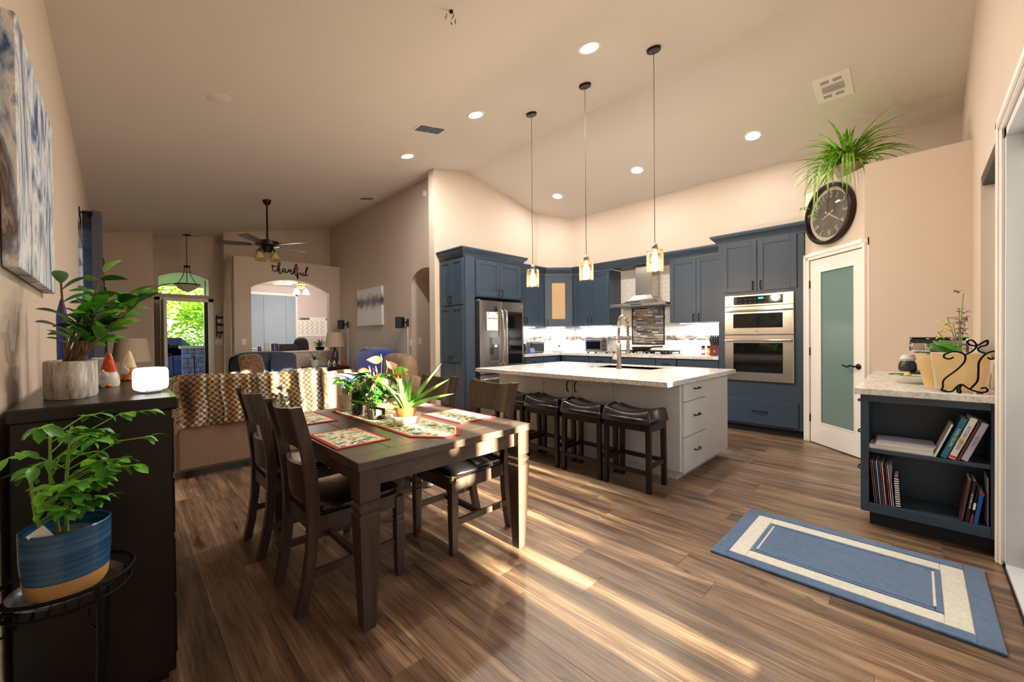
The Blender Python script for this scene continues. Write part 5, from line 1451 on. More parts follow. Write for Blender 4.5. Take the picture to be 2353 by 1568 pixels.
for r in range(11):
    for c in range(5): x = -.31+.135*c+.05*((r*2) % 3)/2; dm.box(x, x+.018, -.0052, -.0041, .14-.036*r, .162-.036*r)
    dm.box(-.39, -.35, -.0052, -.0041, .145-.036*r, .151-.036*r)
stuff(dm.build('printed_dates', 'ink', cal))
oc = thing('office_chair', 'dark office chair behind the pass-through sill', 'chair', (3.34, 10.62, 0), .5)
puff((0, .18, 1.0), (.22, .06, .30), .5, .7).build('backrest', 'curtain_dark', oc, 70); puff((0, -.05, .5), (.24, .24, .05), .5, .7).build('seat', 'curtain_dark', oc, 70); MB().tube([(0, 0, .05), (0, 0, .48)], .03, 10).build('column', 'black_metal', oc, True)
for k in range(5): a = 2*PI*k/5; MB().tube([(0, 0, .08), (.28*math.cos(a), .28*math.sin(a), .04)], .02, 6).build('foot', 'black_metal', oc)
for sx in (-1, 1): MB().tube(spline([(sx*.24, .15, .62), (sx*.27, .0, .72), (sx*.26, -.18, .72)], 4), .018, 8).build('armrest', 'black_plastic', oc, True)
SILL = 1.0
dk = thing('office_desk', 'plain desk in the office behind the pass-through', 'desk', (2.75, 9.95, 0)); B(-.85, .75, -.30, .30, .94, .985).build('top', 'table_dark_wood', dk)
for sx in (-.8, .7): B(sx, sx+.04, -.28, .28, 0, .94).build('side_panel', 'table_dark_wood', dk)
for i, (x, y, r, h, c, lb, z) in enumerate(((2.13, 9.75, .035, .12, 'bottle_blue', 'dark blue can on the office desk nearest the pass-through edge', .985), (2.26, 9.75, .055, .20, 'ceramic_white', 'white wipes canister on the office desk', .985), (2.38, 9.76, .03, .18, 'car_dark', 'navy can right of the white canister', .985), (2.45, 9.77, .03, .18, 'bottle_blue', 'blue can beside the black printer', .985))):
    tag(MB().lathe([(r, .0005), (r, h*.92), (r*.8, h)], 16).build('desk_canister', c, None, True, loc=(x, y, z)), lb, 'canister')
pr_ = thing('printer', 'black printer on the office desk', 'printer', (2.68, 9.82, .985)); B(-.17, .17, -.13, .15, .0005, .14, .01).build('case', 'black_plastic', pr_); B(-.15, .12, -.10, .13, .14, .165, .006).build('lid', 'dark_plastic', pr_); B(-.10, .10, -.20, -.12, .02, .03).build('paper_tray', 'black_gloss', pr_)
p3 = thing('potted_sill_plant', 'bushy green plant in a dark bowl on the pass-through sill', 'plant', (3.27, TY+.08, SILL)); MB().lathe(pot_lathe(.08, .10, .08), 18, cap1=False).build('pot', 'bronze', p3, True); soil(p3, .085, .06); spiky(p3, 60, .18, .30, .022, .07, 6, 'leaf_green', .6, 1.6)
tag(B(-.05, .05, -.03, .03, .0005, .03, .004).build('power_button', 'red_led', None, loc=(3.14, TY+.12, SILL+.14)) if False else MB().ell((0, 0, 0), (.022, .012, .014), 12, 8).build('indicator_lamp', 'red_led', None, True, loc=(3.06, TY+.10, SILL+.02)), 'small glowing red indicator on the sill beside the plant', 'lamp')

# ceiling fans and entry pendant
def fan(lb, loc, rod, hub, blade_mat, metal, nb, R, shade_mat, bulbs, e, a0):
    T = thing('ceiling_fan', lb, 'ceiling fan', loc)
    MB().lathe([(.03, -.08), (.05, -.05), (.065, 0)], 18).build('canopy', metal, T, True)
    MB().tube([(0, 0, 0), (0, 0, -rod)], .014, 8).build('rod', metal, T, True)
    z = -rod
    MB().lathe([(.03, z), (.06, z-.02), (hub, z-.045), (hub, z-.11), (.09, z-.13), (.07, z-.18), (.05, z-.22)], 24).build('motor', metal, T, True)
    for k in range(nb):
        a = 2*PI*k/nb + a0
        m = MB(); n = 6
        P = [(.22+(R-.22)*i/n, .05+.02*math.sin(PI*i/n*.7)) for i in range(n+1)]
        poly = [(x, -w_) for x, w_ in P] + [(R+.02, -.03), (R+.02, .03)] + [(x, w_) for x, w_ in reversed(P)]
        m.prism(poly, -.004, .004)
        m.xf(RZ(a) @ Matrix.Translation((0, 0, z-.10)) @ Matrix.Rotation(.2, 4, 'X')); bl_ = m.build('blade', blade_mat, T)
        MB().box(.08, .26, -.018, .018, -.012, -.006).xf(RZ(a) @ Matrix.Translation((0, 0, z-.095))).build('blade_iron', metal, bl_)
    for k in range(4):
        a = PI/2*k + .5; c_, s_ = math.cos(a), math.sin(a)
        MB().tube(spline([(.04*c_, .04*s_, z-.20), (.10*c_, .10*s_, z-.16), (.14*c_, .14*s_, z-.19), (.15*c_, .15*s_, z-.23)], 4), .008, 6).build('lamp_arm', metal, T, True)
        sh = MB().lathe([(.022, z-.23), (.04, z-.25), (.065, z-.31), (.085, z-.34), (.083, z-.34), (.06, z-.305), (.03, z-.25)], 18, (.15*c_, .15*s_), cap0=False, cap1=False).build('lamp_shade', shade_mat, T, True)
    if bulbs:
        light('POINT', 'fan_lamp', (loc[0], loc[1], loc[2]+z-.42), e, (1, .93, .84), shadow_soft_size=.15)
    return T
fan('dark bronze ceiling fan with amber glass shades in the living room', (1.747, 7.388, 3.508), .63, .17, 'fan_wood', 'bronze', 5, .68, 'amber_glass', False, 0, .25)
fan('brass ceiling fan with lit white shades in the office', (3.34, 11.0, 2.80), .05, .13, 'fan_pale', 'brass', 5, .62, 'fan_bulb', True, 55, .1)
ep = thing('entry_pendant', 'dark chain-hung bowl pendant light in the entry', 'pendant light', (1.0, 10.2, cz(1.0)))
MB().lathe([(.02, -.03), (.07, -.012), (.075, 0)], 18).build('canopy', 'bronze', ep, True)
for k in range(26): MB().tube([(.008*math.cos(a)*(1 if k % 2 else 0), .008*math.cos(a)*(0 if k % 2 else 1), -.05-.022*k+.015*math.sin(a)) for a in [2*PI*i/8 for i in range(8)]], .003, 4, closed=True).build('chain_link', 'bronze', ep)
MB().lathe([(.015, -.66), (.05, -.64), (.055, -.62), (.02, -.61)], 16).build('crown', 'bronze', ep, True)
for k in range(3):
    a = 2*PI*k/3+.4; c_, s_ = math.cos(a), math.sin(a); MB().tube(spline([(.04*c_, .04*s_, -.63), (.07*c_, .07*s_, -.80), (.15*c_, .15*s_, -.94), (.22*c_, .22*s_, -.98)], 5), .006, 6).build('strut', 'bronze', ep, True)
MB().lathe([(.001, -1.14), (.06, -1.125), (.14, -1.07), (.20, -1.0), (.198, -.995), (.13, -1.06), (.001, -1.12)], 24, cap0=False, cap1=False).build('bowl', 'alabaster', ep, True); MB().lathe([(.20, -1.005), (.215, -1.0), (.215, -.985), (.20, -.98)], 24, cap0=False, cap1=False).build('rim', 'bronze', ep, True)
kr = thing('key_rack', 'black ladder-shaped key rack hanging by the front door', 'rack', (1.61, EY, 1.58))
for x in (-.105, .105): B(x-.01, x+.01, -.02, -.002, -.26, .20).build('rail', 'black_metal', kr)
for z in (-.17, .0, .155): B(-.1, .1, -.022, -.004, z-.022, z+.022).build('shelf', 'black_metal', kr)
MB().tube([(-.105, -.01, .2), (0, -.01, .30), (.105, -.01, .2)], .003, 5).build('hanging_wire', 'bronze', kr)
for (x, z, c) in ((-.06, .08, 'chrome'), (.075, .08, 'black_plastic'), (.075, -.08, 'black_plastic'), (-.05, -.24, 'leaf_dark'), (.075, -.24, 'leaf_green')): MB().ell((x, -.022, z), (.018, .01, .04), 8, 6).build('key_fob', c, kr, True)
# ================================================================== CEILING FIXTURES
def slope_rot(x): return (0, -math.atan(SL), 0) if x < RX else (0, math.atan(SR), 0)
cans = [(2.949, 2.001, 'recessed ceiling light nearest the camera in the row left of the pendants'), (2.886, 3.472, 'middle recessed ceiling light in the row left of the pendants'), (2.848, 4.888, 'farthest recessed ceiling light in the row left of the pendants'),
        (5.564, 4.465, 'recessed ceiling light over the corner cabinet'), (5.568, 2.946, 'recessed ceiling light in front of the range hood'), (5.64, 1.433, 'recessed ceiling light in front of the oven tower')]
for x, y, lb in cans:
    T = thing('recessed_light', lb, 'ceiling light', (x, y, cz(x)), 0, 'recessed ceiling lights'); T.rotation_euler = slope_rot(x)
    MB().lathe([(.075, -.004), (.098, -.006), (.102, 0)], 28, cap0=False, cap1=False).build('trim_ring', 'trim_white', T, True)
    MB().lathe([(.001, -.0045), (.078, -.0045)], 28, cap0=False, cap1=False).build('lens', 'can_lens', T)
    a = light('AREA', 'can_lamp', (0, 0, 0), (24 if y > 4 else 46) if x < 4 else 15, (1, .94, .87), shape='DISK', size=.15); a.parent = T; a.location = (0, 0, -.012)
for x, y, lb in ((3.525, 1.694, 'seeded glass pendant lamp nearest the camera over the island'), (3.498, 2.431, 'middle seeded glass pendant lamp over the island'), (3.484, 3.175, 'farthest seeded glass pendant lamp over the island')):
    z0 = cz(x); T = thing('pendant_lamp', lb, 'pendant light', (x, y, 0), 0, 'glass pendants over the island')
    b = MB().lathe([(.058, -.024), (.062, -.02), (.062, -.001)], 24); b.xf(Matrix.Translation((0, 0, z0)) @ Euler(slope_rot(x)).to_matrix().to_4x4()); b.build('canopy', 'bronze', T, True)
    MB().tube([(0, 0, z0-.02), (.0015, .001, 3.1), (-.0015, .0, 2.6), (0, 0, 2.09)], .0028, 6).build('cord', 'black_plastic', T)
    MB().lathe([(.008, 2.105), (.02, 2.09), (.026, 2.075), (.026, 2.052), (.03, 2.05), (.03, 2.042)], 18).build('socket', 'nickel', T, True)
    MB().lathe([(.026, 2.045), (.070, 2.04), (.074, 2.034), (.074, 1.835)], 28, cap0=False, cap1=False).build('glass_shade', 'seeded_glass', T, True)
    MB().lathe([(.012, 2.04), (.014, 2.01), (.032, 1.965), (.03, 1.94), (.016, 1.92), (.001, 1.914)], 16).build('bulb', 'bulb_warm', T, True)
    light('POINT', 'pendant_glow', (x, y, 1.895), 30, (1, .85, .68), shadow_soft_size=.035)
def vent(lb, x, y, wx, wy, nsl, split):
    T = thing('ceiling_vent', lb, 'vent', (x, y, cz(x)), 0, 'ceiling vents'); T.rotation_euler = slope_rot(x)
    B(-wx/2-.02, wx/2+.02, -wy/2-.02, wy/2+.02, -.006, -.0005, .002).build('frame', 'trim_white', T)
    for k in range(split):
        a = -wx/2 + k*wx/split + .006; b_ = -wx/2 + (k+1)*wx/split - .006
        B(a, b_, -wy/2, wy/2, -.0075, -.006).build('dark_opening', 'ink', T)
        for i in range(nsl): yy = -wy/2 + wy*(i+.5)/nsl; MB().box(a, b_, yy-.002, yy+.002, -.014, -.007).build('slat', 'label_grey', T)
vent('dark slatted return vent in the sloped ceiling left of the pendants', 2.63, 4.0, .34, .15, 7, 2); vent('small dark ceiling vent above the living room', 3.29, 7.1, .24, .12, 4, 1)
T = thing('ceiling_diffuser', 'white four-way air diffuser in the ceiling above the pantry corner', 'vent', (5.27, .61, cz(5.27))); T.rotation_euler = slope_rot(5.27)
B(-.20, .20, -.15, .15, -.006, -.0005, .002).build('frame', 'trim_white', T); B(-.06, .06, -.09, .09, -.008, -.006).build('center_opening', 'ink', T)
for i in range(5): MB().box(-.058+.024*i, -.052+.024*i, -.09, .09, -.016, -.007).build('slat', 'trim_white', T)
for sx in (-.13, .10):
    for sy in (-.08, .02): B(sx, sx+.008, sy, sy+.07, -.008, -.006).build('slot', 'ink', T); B(sx+.025, sx+.033, sy, sy+.07, -.008, -.006).build('slot', 'ink', T)
T = thing('ceiling_speaker', 'flush round white speaker in the ceiling above the dining area', 'speaker', (.63, 4.10, cz(.63))); T.rotation_euler = slope_rot(.63); MB().lathe([(.001, -.006), (.075, -.006), (.085, 0)], 28, cap0=False, cap1=False).build('grille', 'ceiling_paint', T, True)
T = thing('hanging_ornament', 'small glass shard mobile hanging from the ceiling at the top of the picture', 'ornament', (1.655, 2.24, cz(1.655)))
MB().lathe([(.012, -.012), (.014, 0)], 12).build('hook', 'bronze', T)
for i, (x, y, z) in enumerate(((.0, .0, -.085), (.022, -.016, -.07), (-.03, .02, -.045), (.015, .0, -.03))):
    MB().tube([(0, 0, -.008), (x, y, z+.02)], .0008, 4).build('thread', 'label_grey', T); MB().lathe([(.001, -.022), (.005, -.006), (.006, .006), (.001, .02)], 6, sx=.5).xf(Matrix.Translation((x, y, z)) @ Matrix.Rotation(.5*(i-1), 4, 'X')).build('shard', 'label_grey', T)

# ================================================================== PANTRY WALL: CLOCK AND PLANT
ck_ = thing('round_clock', 'large round black-rimmed clock with grey face above the pantry door', 'clock', tuple(R_ @ Vector((.435, 0, 2.552))), PR)
simple('clock_grey', (112,102,94), .6, var=.15, vs=9); simple('clock_cream', (214,202,180), .6)
toY = Matrix.Rotation(PI/2, 4, 'X')
CR = .322
MB().lathe([(CR*.98, .001), (CR, .01), (CR, .06), (CR*.965, .068), (CR*.90, .066), (CR*.885, .05), (CR*.88, .02)], 56, cap0=False, cap1=False).xf(toY).build('rim', 'bronze', ck_, True)
MB().lathe([(.001, .018), (CR*.89, .018)], 56, cap0=False, cap1=False).xf(toY).build('outer_ring', 'clock_cream', ck_)
MB().lathe([(.001, .022), (CR*.76, .022)], 56, cap0=False, cap1=False).xf(toY).build('face', 'clock_grey', ck_)
for h in range(1, 13):
    a = PI/2 - h*PI/6; put('numeral', text_mesh(str(h), .085, .001, 'clock_cream', .15), ck_, (CR*.62*math.cos(a), -.025, CR*.62*math.sin(a)), (PI/2, PI/2-a, 0)).rotation_euler = Euler((PI/2, 0, 0)).to_matrix().to_4x4().__matmul__(RZ(a-PI/2)).to_euler()
def hand(a, L, w_):
    m = MB().prism([(-.05, -w_*.5), (L*.55, -w_), (L, 0), (L*.55, w_), (-.05, w_*.5)], .026, .029); m.lathe([(.014, .026), (.014, .031)], 14, (-.05, 0)); m.xf(toY @ RZ(a)); m.build('hand', 'clock_cream', ck_)
hand(PI/2-8.33*PI/6, .115, .007); hand(PI/2-20/60*2*PI-.08, .20, .007)
MB().lathe([(.016, .029), (.012, .034)], 14).xf(toY).build('hub', 'clock_cream', ck_)
MB().lathe([(CR*.885, .058), (CR*.5, .064), (.001, .066)], 56, cap0=False, cap1=False).xf(toY).build('crystal', 'clear_glass', ck_, True)
sp_ = thing('spider_plant', 'large trailing spider plant in a pale pot on top of the pantry wall', 'plant', (5.575, .53, PZ)); MB().lathe(pot_lathe(.085, .125, .16), 24, cap1=False).build('pot', 'ceramic_beige', sp_, True); soil(sp_, .11, .13)
spiky(sp_, 150, .34, .70, .03, .14, 12, 'leaf_spider', .9, 2.4, .3, 1.4); 
rn = random.Random(8); m = MB()
for i in range(16):
    a = rn.uniform(2.1, 3.3); L = rn.uniform(.25, .55); c_, s_ = math.cos(a), math.sin(a); w_ = .02
    k_ = rn.uniform(.9, 1.35); P = [(.03, .12), (.16*k_, .22), (.28*k_, .16), (.36*k_, .16-L*.5), (.38*k_, .16-L)]
    q = spline([(r*c_, r*s_, z) for r, z in P], 4); b = m.n(); nx, ny = -s_, c_
    for j, p in enumerate(q): ww = w_*(1-j/len(q))**.5; m.v += [(p.x+nx*ww/2, p.y+ny*ww/2, p.z), (p.x-nx*ww/2, p.y-ny*ww/2, p.z)]
    for j in range(len(q)-1): m.face(b+2*j, b+2*j+1, b+2*j+3, b+2*j+2)
stuff(m.build('trailing_leaves', 'leaf_spider', sp_, 70))
for k, (dx, dy) in enumerate(((-.34, .30), (-.38, .22))):
    MB().tube(spline([(-.05, .06, .14), (dx*.7, dy*.9, .16), (dx, dy, -.05), (dx-.01, dy+.02, -.30-.1*k)], 6), .0025, 5).build('runner', 'stem_green', sp_)
    mm = leaf_mesh(.06, .02, .6, mat='leaf_lime')
    for j in range(6): leaf(sp_, mm, (dx-.01, dy+.02, -.28-.1*k), j*1.05, -.3)

# ================================================================== SIDE COUNTER
SC = .902
cm = thing('espresso_machine', 'polished silver coffee machine on the side counter', 'coffee maker', (4.50, -.10, SC))
B(-.15, .17, -.16, .05, .06, .31, .015).build('body', 'chrome', cm); B(-.16, .17, .04, .145, .20, .315, .02).build('head', 'chrome', cm, True); B(-.15, .17, -.16, .145, .0005, .05, .01).build('base', 'black_plastic', cm)
B(-.162, -.155, .02, .14, .275, .305).build('top_band', 'dark_plastic', cm); B(-.15, .17, -.16, .145, .312, .318, .002).build('lid', 'black_plastic', cm)
tb2 = thing('thermal_carafe', 'grey and white carafe under the coffee machine spout', 'carafe', (4.42, .055, SC+.051)); MB().lathe([(.045, .0005), (.055, .02), (.052, .06), (.04, .085)], 18).build('jug', 'dark_plastic', tb2, True); MB().lathe([(.041, .084), (.05, .10), (.03, .13)], 18).build('collar', 'ceramic_grey', tb2, True)
di = thing('oval_dish', 'shallow white oval dish with green patterned rim on the side counter', 'dish', (3.98, .02, SC)); MB().lathe([(.001, .006), (.07, .0005), (.08, .006), (.13, .052), (.135, .056), (.128, .055), (.078, .012), (.001, .011)], 36, cap0=False, cap1=False, sx=.8).build('bowl', 'ceramic_white', di, True); MB().tube([(.128*.8*math.cos(a), .128*math.sin(a), .0565) for a in [2*PI*i/36 for i in range(36)]], .003, 5, closed=True).build('rim_pattern', 'leaf_dark', di, True)
tag(MB().ell((0, 0, .02), (.022, .024, .02), 14, 8).build('lemon', 'flower_yellow', None, True, loc=(3.96, .05, SC+.03)), 'yellow lemon lying in the white oval dish', 'fruit')
tag(MB().tube([(0, .0, .008), (.01, -.05, .02)], .008, 8).build('cinnamon_stick', 'bronze', None, True, loc=(3.97, .10, SC+.036)), 'dark brown piece resting on the dish rim', 'object')
fh = thing('file_rack', 'black wrought-iron scroll file rack on the side counter', 'rack', (3.50, -.16, SC), W)
S1 = [[(-.055, .025), (-.058, .004), (-.02, .002), (.0, .03), (.02, .045), (.05, .02), (.09, .006), (.115, .016), (.108, .034), (.09, .028)],
      [(-.055, .025), (-.05, .07), (.0, .13), (.03, .18), (.028, .22), (-.01, .235), (-.045, .22), (-.05, .20), (-.03, .192), (-.012, .203)],
      [(.05, .02), (.078, .07), (.082, .13), (.085, .18), (.11, .225), (.145, .24), (.155, .215), (.13, .195), (.115, .205)],
      [(.03, .215), (.06, .24), (.075, .27), (.06, .30), (.04, .295), (.05, .275), (.075, .27), (.10, .29), (.115, .30), (.112, .275), (.09, .265), (.08, .25), (.09, .235), (.11, .225)], [(.0, .03), (.005, .0), (.015, -.0), (.012, .025), (.02, .045)]]
for s_ in S1: MB().tube(spline([(x, -.035, z+.006) for x, z in s_], 5), .0048, 7).build('scroll', 'iron', fh, True)
MB().tube([(-.05, -.035, .008), (-.05, .15, .008)], .004, 6).tube([(.09, -.035, .008), (.09, .15, .008)], .004, 6).tube([(-.05, .15, .008), (-.06, .17, .16)], .004, 6).tube([(.09, .15, .008), (.1, .17, .16)], .004, 6).build('base_wires', 'iron', fh, True)
def sheet(lb, x0, x1, y, h, mat, lean, t=.004, skew=0.0):
    o = MB().hexa([(x0+skew, -t, 0), (x1-skew, -t, 0), (x1-skew, 0, 0), (x0+skew, 0, 0), (x0, -t, h), (x1, -t, h), (x1, 0, h), (x0, 0, h)]).xf(Matrix.Rotation(lean, 4, 'X')).build('file_folder', mat, None, loc=(3.50+y, -.16, SC+.013), rot=(0, 0, W)); return tag(o, lb, 'folder', 'papers in the file rack')
sheet('front manila folder in the wrought-iron file rack', -.10, .135, .012, .215, 'manila', -.10, .006, .025); sheet('stack of white papers behind the front manila folder', -.105, .12, .04, .22, 'paper', -.14, .014, .02); sheet('rear manila folder sticking out to the left of the file rack', -.17, .06, .075, .205, 'manila', -.2, .006, .04)
def orchid(lb, x, y, potc, fl, seed, hs, nf):
    T = thing('potted_orchid', lb, 'plant', (x, y, SC)); MB().lathe(pot_lathe(.05, .065, .11), 18, cap1=False).build('pot', potc, T, True); soil(T, .056, .085); rn = random.Random(seed)
    lm_ = leaf_mesh(.20, .065, 1.0, .3, 7, mat='leaf_green')
    for k in range(9): leaf(T, lm_, (0, 0, .10), rn.uniform(.2, 2.9), rn.uniform(.7, 1.4), 0, rn.uniform(.9, 1.6))
    fmsh = leaf_mesh(.028, .016, .3, mat=fl)
    for (dx, dy, h) in hs:
        P = spline([(0, 0, .1), (dx*.3, dy*.3, h*.6), (dx, dy, h)], 6); MB().tube(P, .003, 5).build('flower_stem', 'stem_green', T)
        for k in range(nf):
            p = P[-1-int(rn.random()*7)] + Vector((rn.uniform(-.03, .03), rn.uniform(-.03, .03), rn.uniform(-.03, .02)))
            for j in range(5): put('petal', fmsh, T, p, (rn.uniform(-.3, .3), rn.uniform(-.5, .5), j*1.256+rn.random()))
orchid('yellow-flowered orchid on the side counter', 4.02, -.20, 'terracotta', 'flower_yellow', 3, ((-.02, .06, .46), (.04, .03, .42), (.02, .10, .36)), 4)
orchid('tall mauve-flowered orchid by the patio door frame', 3.80, -.185, 'ceramic_white', 'flower_mauve', 6, ((.03, -.02, .60), (-.01, .0, .50), (.06, -.03, .45)), 8)

# books in the open shelf (positions in the shelf's own frame)
def book(lb, x, z, th, h, lean, cov, dpt=.17, y0=.018, page='paper', text=None, tcol='ink', bands=(), group='books on the open shelf', name='book'):
    T = thing(name, lb, 'book' if name == 'book' else 'magazine', (3.45+y0, .262-x, z), W, group)
    M_ = Matrix.Rotation(lean, 4, 'Y'); off = Matrix.Translation((0, 0, th*math.sin(lean) if lean > 0 else 0)) @ M_
    m = MB().box(0, th, 0, .003, 0, h).box(0, .002, 0, dpt, 0, h).box(th-.002, th, 0, dpt, 0, h); m.xf(off).build('cover', cov, T)
    MB().box(.002, th-.002, .003, dpt-.004, .003, h-.003).xf(off).build('pages', page, T)
    for z0, z1, c in bands: MB().box(0, th, -.0006, .0004, z0, z1).xf(off).build('spine_band', c, T)
    if text:
        me_ = text_mesh(text, th*.55, .0003, tcol); o = put('spine_lettering', me_, T); o.matrix_local = off @ Matrix.Translation((th/2, -.001, h*.52)) @ Matrix.Rotation(PI/2, 4, 'X') @ Matrix.Rotation(-PI/2, 4, 'Z')
simple('teal_cover', (32,110,140), .5); simple('lilac_cover', (190,180,205), .5); simple('magenta_cover', (150,30,90), .5); simple('brown_cover', (92,52,50), .6); simple('blue_cover', (24,84,170), .5)
SH1, SH2 = .5102, .1602
le = .34
book('thin white book leaning farthest left on the upper shelf', .327, SH1, .013, .215, le, 'paper')
book('teal book leaning on the upper shelf', .354, SH1, .030, .255, le, 'teal_cover', text='FAMILY RECIPES', tcol='paper')
book('white and red book with a yellow band leaning on the upper shelf', .387, SH1, .032, .262, le, 'paper', text='KITCHEN GARDEN', tcol='blue_cover', bands=((.105, .125, 'flower_yellow'), (.006, .02, 'red_glaze')))
book('brown book between the white-red and the lilac books', .421, SH1, .014, .235, le, 'brown_cover')
book('pale lilac book leaning at the right end of the upper shelf', .437, SH1, .030, .238, le, 'lilac_cover', text='HISTORY', tcol='teal_cover')
T = thing('lying_book', 'thick cream book lying flat on the upper shelf', 'book', (3.468, .262-.19, SH1), W); MB().box(-.15, .14, .01, .19, .0, .004).box(-.15, .14, .01, .19, .024, .028).box(-.15, -.147, .01, .19, 0, .028).build('cover', 'ceramic_white', T); MB().box(-.146, .139, .012, .188, .004, .024).build('pages', 'paper', T)
T = thing('lying_magazine', 'blue and white magazines lying on the cream book', 'magazine', (3.466, .262-.19, SH1+.0285), W + .06)
for k in range(3): B(-.12+.004*k, .14+.006*k, .006, .19, .011*k, .010+.011*k, .002).build('issue', ('paper', 'ceramic_white', 'lilac_cover')[k], T)
cols = ['red_glaze', 'label_grey', 'blue_cover', 'paper', 'teal_cover', 'spice_red', 'paper', 'car_dark', 'red_glaze', 'ceramic_white', 'lilac_cover']
nmz = ['dark red', 'grey', 'bright blue', 'first white', 'teal', 'orange-red', 'second white', 'dark navy', 'crimson', 'off-white', 'pale lilac']
for k, c in enumerate(cols): book('%s magazine standing at the left of the lower shelf, number %s from the side' % (nmz[k], ('one', 'two', 'three', 'four', 'five', 'six', 'seven', 'eight', 'nine', 'ten', 'eleven')[k]), .0645+.0088*k, SH2+.001, .0078, .272-(.002*k), -.075, c, .2, group='magazines on the lower shelf', name='magazine')
book('black spiral notebook after the magazines on the lower shelf', .166, SH2, .022, .19, -.05, 'black_plastic', bands=tuple((.006+.014*k, .013+.014*k, 'paper') for k in range(13)))
book('dark brown book leaning at left of the lower right group', .432, SH2, .016, .25, .13, 'brown_cover')
book('black book with white lettering on the lower shelf', .451, SH2, .018, .245, .13, 'black_plastic', text='THE PIONEER COOK', tcol='paper')
book('thin magenta book on the lower shelf', .472, SH2, .010, .22, .13, 'black_plastic', bands=((.0, .05, 'magenta_cover'), (.08, .12, 'paper')))
book('blue book with dark red top on the lower shelf', .484, SH2, .020, .185, .13, 'blue_cover', bands=((.168, .185, 'magenta_cover'),))
book('thin cream book standing upright at the right end of the lower shelf', .538, SH2, .005, .27, 0, 'paper')

# ================================================================== RUG
RG = thing('accent_rug', 'blue and cream bordered accent rug on the plank floor', 'rug', (2.812, .298, 0))
rx, ry = .395, .542
def ring(x, y, wd, z0, z1):
    m = MB(); m.cbox(-x, x, -y, -y+wd, z0, z1, .004); m.cbox(-x, x, y-wd, y, z0, z1, .004); m.cbox(-x, -x+wd, -y+wd, y-wd, z0, z1, .004); m.cbox(x-wd, x, -y+wd, y-wd, z0, z1, .004); return m
ring(rx, ry, .075, .0005, .013).build('blue_border', 'rug_blue', RG); ring(rx-.0755, ry-.0755, .085, .0005, .012).build('cream_band', 'rug_cream', RG)
ring(rx-.161, ry-.161, .026, .0005, .013).build('inner_border', 'rug_blue', RG); B(-(rx-.1875), rx-.1875, -(ry-.1875), ry-.1875, .0005, .0125, .004).build('field', 'rug_blue', RG)
for sy in (-1, 1): B(-.19, .19, sy*(ry-.1885)-.005, sy*(ry-.1885)+.005, .01, .0145, .002).build('cream_stripe', 'rug_cream', RG)

# ================================================================== OUTSIDE
struct('ground', MB().box(-30, 40, -40, -.46, -.35, -.12).box(-30, 40, 10.63, 60, -.35, -.12), 'terrain_grass')
struct('floor_patio', B(-1, 7, -4.2, -.47, -.12, -.03), 'concrete'); struct('floor_porch', B(-1, 4, 10.64, 14.5, -.12, -.02), 'concrete')
struct('ceiling_porch', B(-1, 4, 10.64, 14.5, 2.75, 2.9), 'white_paint')
scn = thing('sun_streak_blocker', 'unseen slat screen added beyond the patio to cut the sun into streaks', 'sun blocker', (2.2, -5.0, -.12))  # added out of view; gaps between its boards shape the indoor sun streaks
gaps = [(1.385, 1.50), (1.635, 1.715), (2.03, 2.11), (2.32, 2.435), (2.64, 2.85), (3.06, 3.12)]
edges = [-2.0] + [v for g in gaps for v in g] + [6.5]
for i in range(0, len(edges), 2):
    a, b_ = edges[i], edges[i+1]
    if a < 1.0:
        B(a-2.2, 1.08-2.2, -.02, .02, 0, 5.0).build('slat', 'bark', scn); B(1.08-2.2, 1.17-2.2, -.02, .02, 0, 2.10).build('slat', 'bark', scn); B(1.17-2.2, 1.21-2.2, -.02, .02, 0, 5.0).build('slat', 'bark', scn); B(1.21-2.2, 1.235-2.2, -.02, .02, 0, 1.9).build('slat', 'bark', scn); B(1.232-2.2, b_-2.2, -.02, .02, 0, 5.0).build('slat', 'bark', scn)
    else: B(a-2.2, b_-2.2, -.02, .02, 0, 5.0).build('slat', 'bark', scn)
for g0, g1, z0, z1 in ((1.385, 1.50, 1.24, 1.66), (2.03, 2.11, 0, 1.2), (2.32, 2.435, 0, 1.2), (2.64, 2.85, 0, 1.25), (2.70, 2.80, 1.2, 5), (2.36, 2.40, 1.2, 5), (3.06, 3.12, 0, 1.8)): B(g0-2.2, g1-2.2, -.018, .018, z0, z1).build('slat', 'bark', scn)
pl = thing('stone_pillar', 'grey-blue stone pillar on the front porch', 'pillar', (1.37, 13.0, -.02))
B(-.22, .22, -.16, .16, 0, 1.06).build('core', 'mortar', pl); rn = random.Random(4)
for r in range(9):
    z = .005+.117*r; x = -.235
    while x < .2:
        L = rn.choice((.12, .16, .2)); e = min(x+L, .235); e = .235 if .235-e < .05 else e
        B(x+.004, e-.004, -.185+rn.uniform(-.008, .008), -.14, z, z+.110, .008).build('stone', 'brick_stone', pl); x = e
B(-.27, .27, -.21, .21, 1.06, 1.13, .01).build('cap_stone', 'concrete', pl)
pc_ = thing('porch_column', 'square porch column beside the stone pillar', 'column', (1.66, 12.9, -.02)); B(-.07, .07, -.07, .07, 0, 2.77).build('shaft', 'vinyl_white', pc_); B(-.1, .1, -.1, .1, 0, .12).build('plinth', 'vinyl_white', pc_)
cr_ = thing('parked_car', 'dark car with red tail lights parked beyond the porch', 'car', (.75, 15.5, -.12)); MB().cbox(-.9, .9, -1.2, 1.5, .35, .95, .12).build('body', 'car_dark', cr_); MB().cbox(-.75, .75, -.8, 1.0, .95, 1.45, .2).build('cabin', 'black_gloss', cr_)
for sx in (-.75, .6): B(sx, sx+.22, -1.215, -1.19, .72, .84).build('tail_light', 'spice_red', cr_)
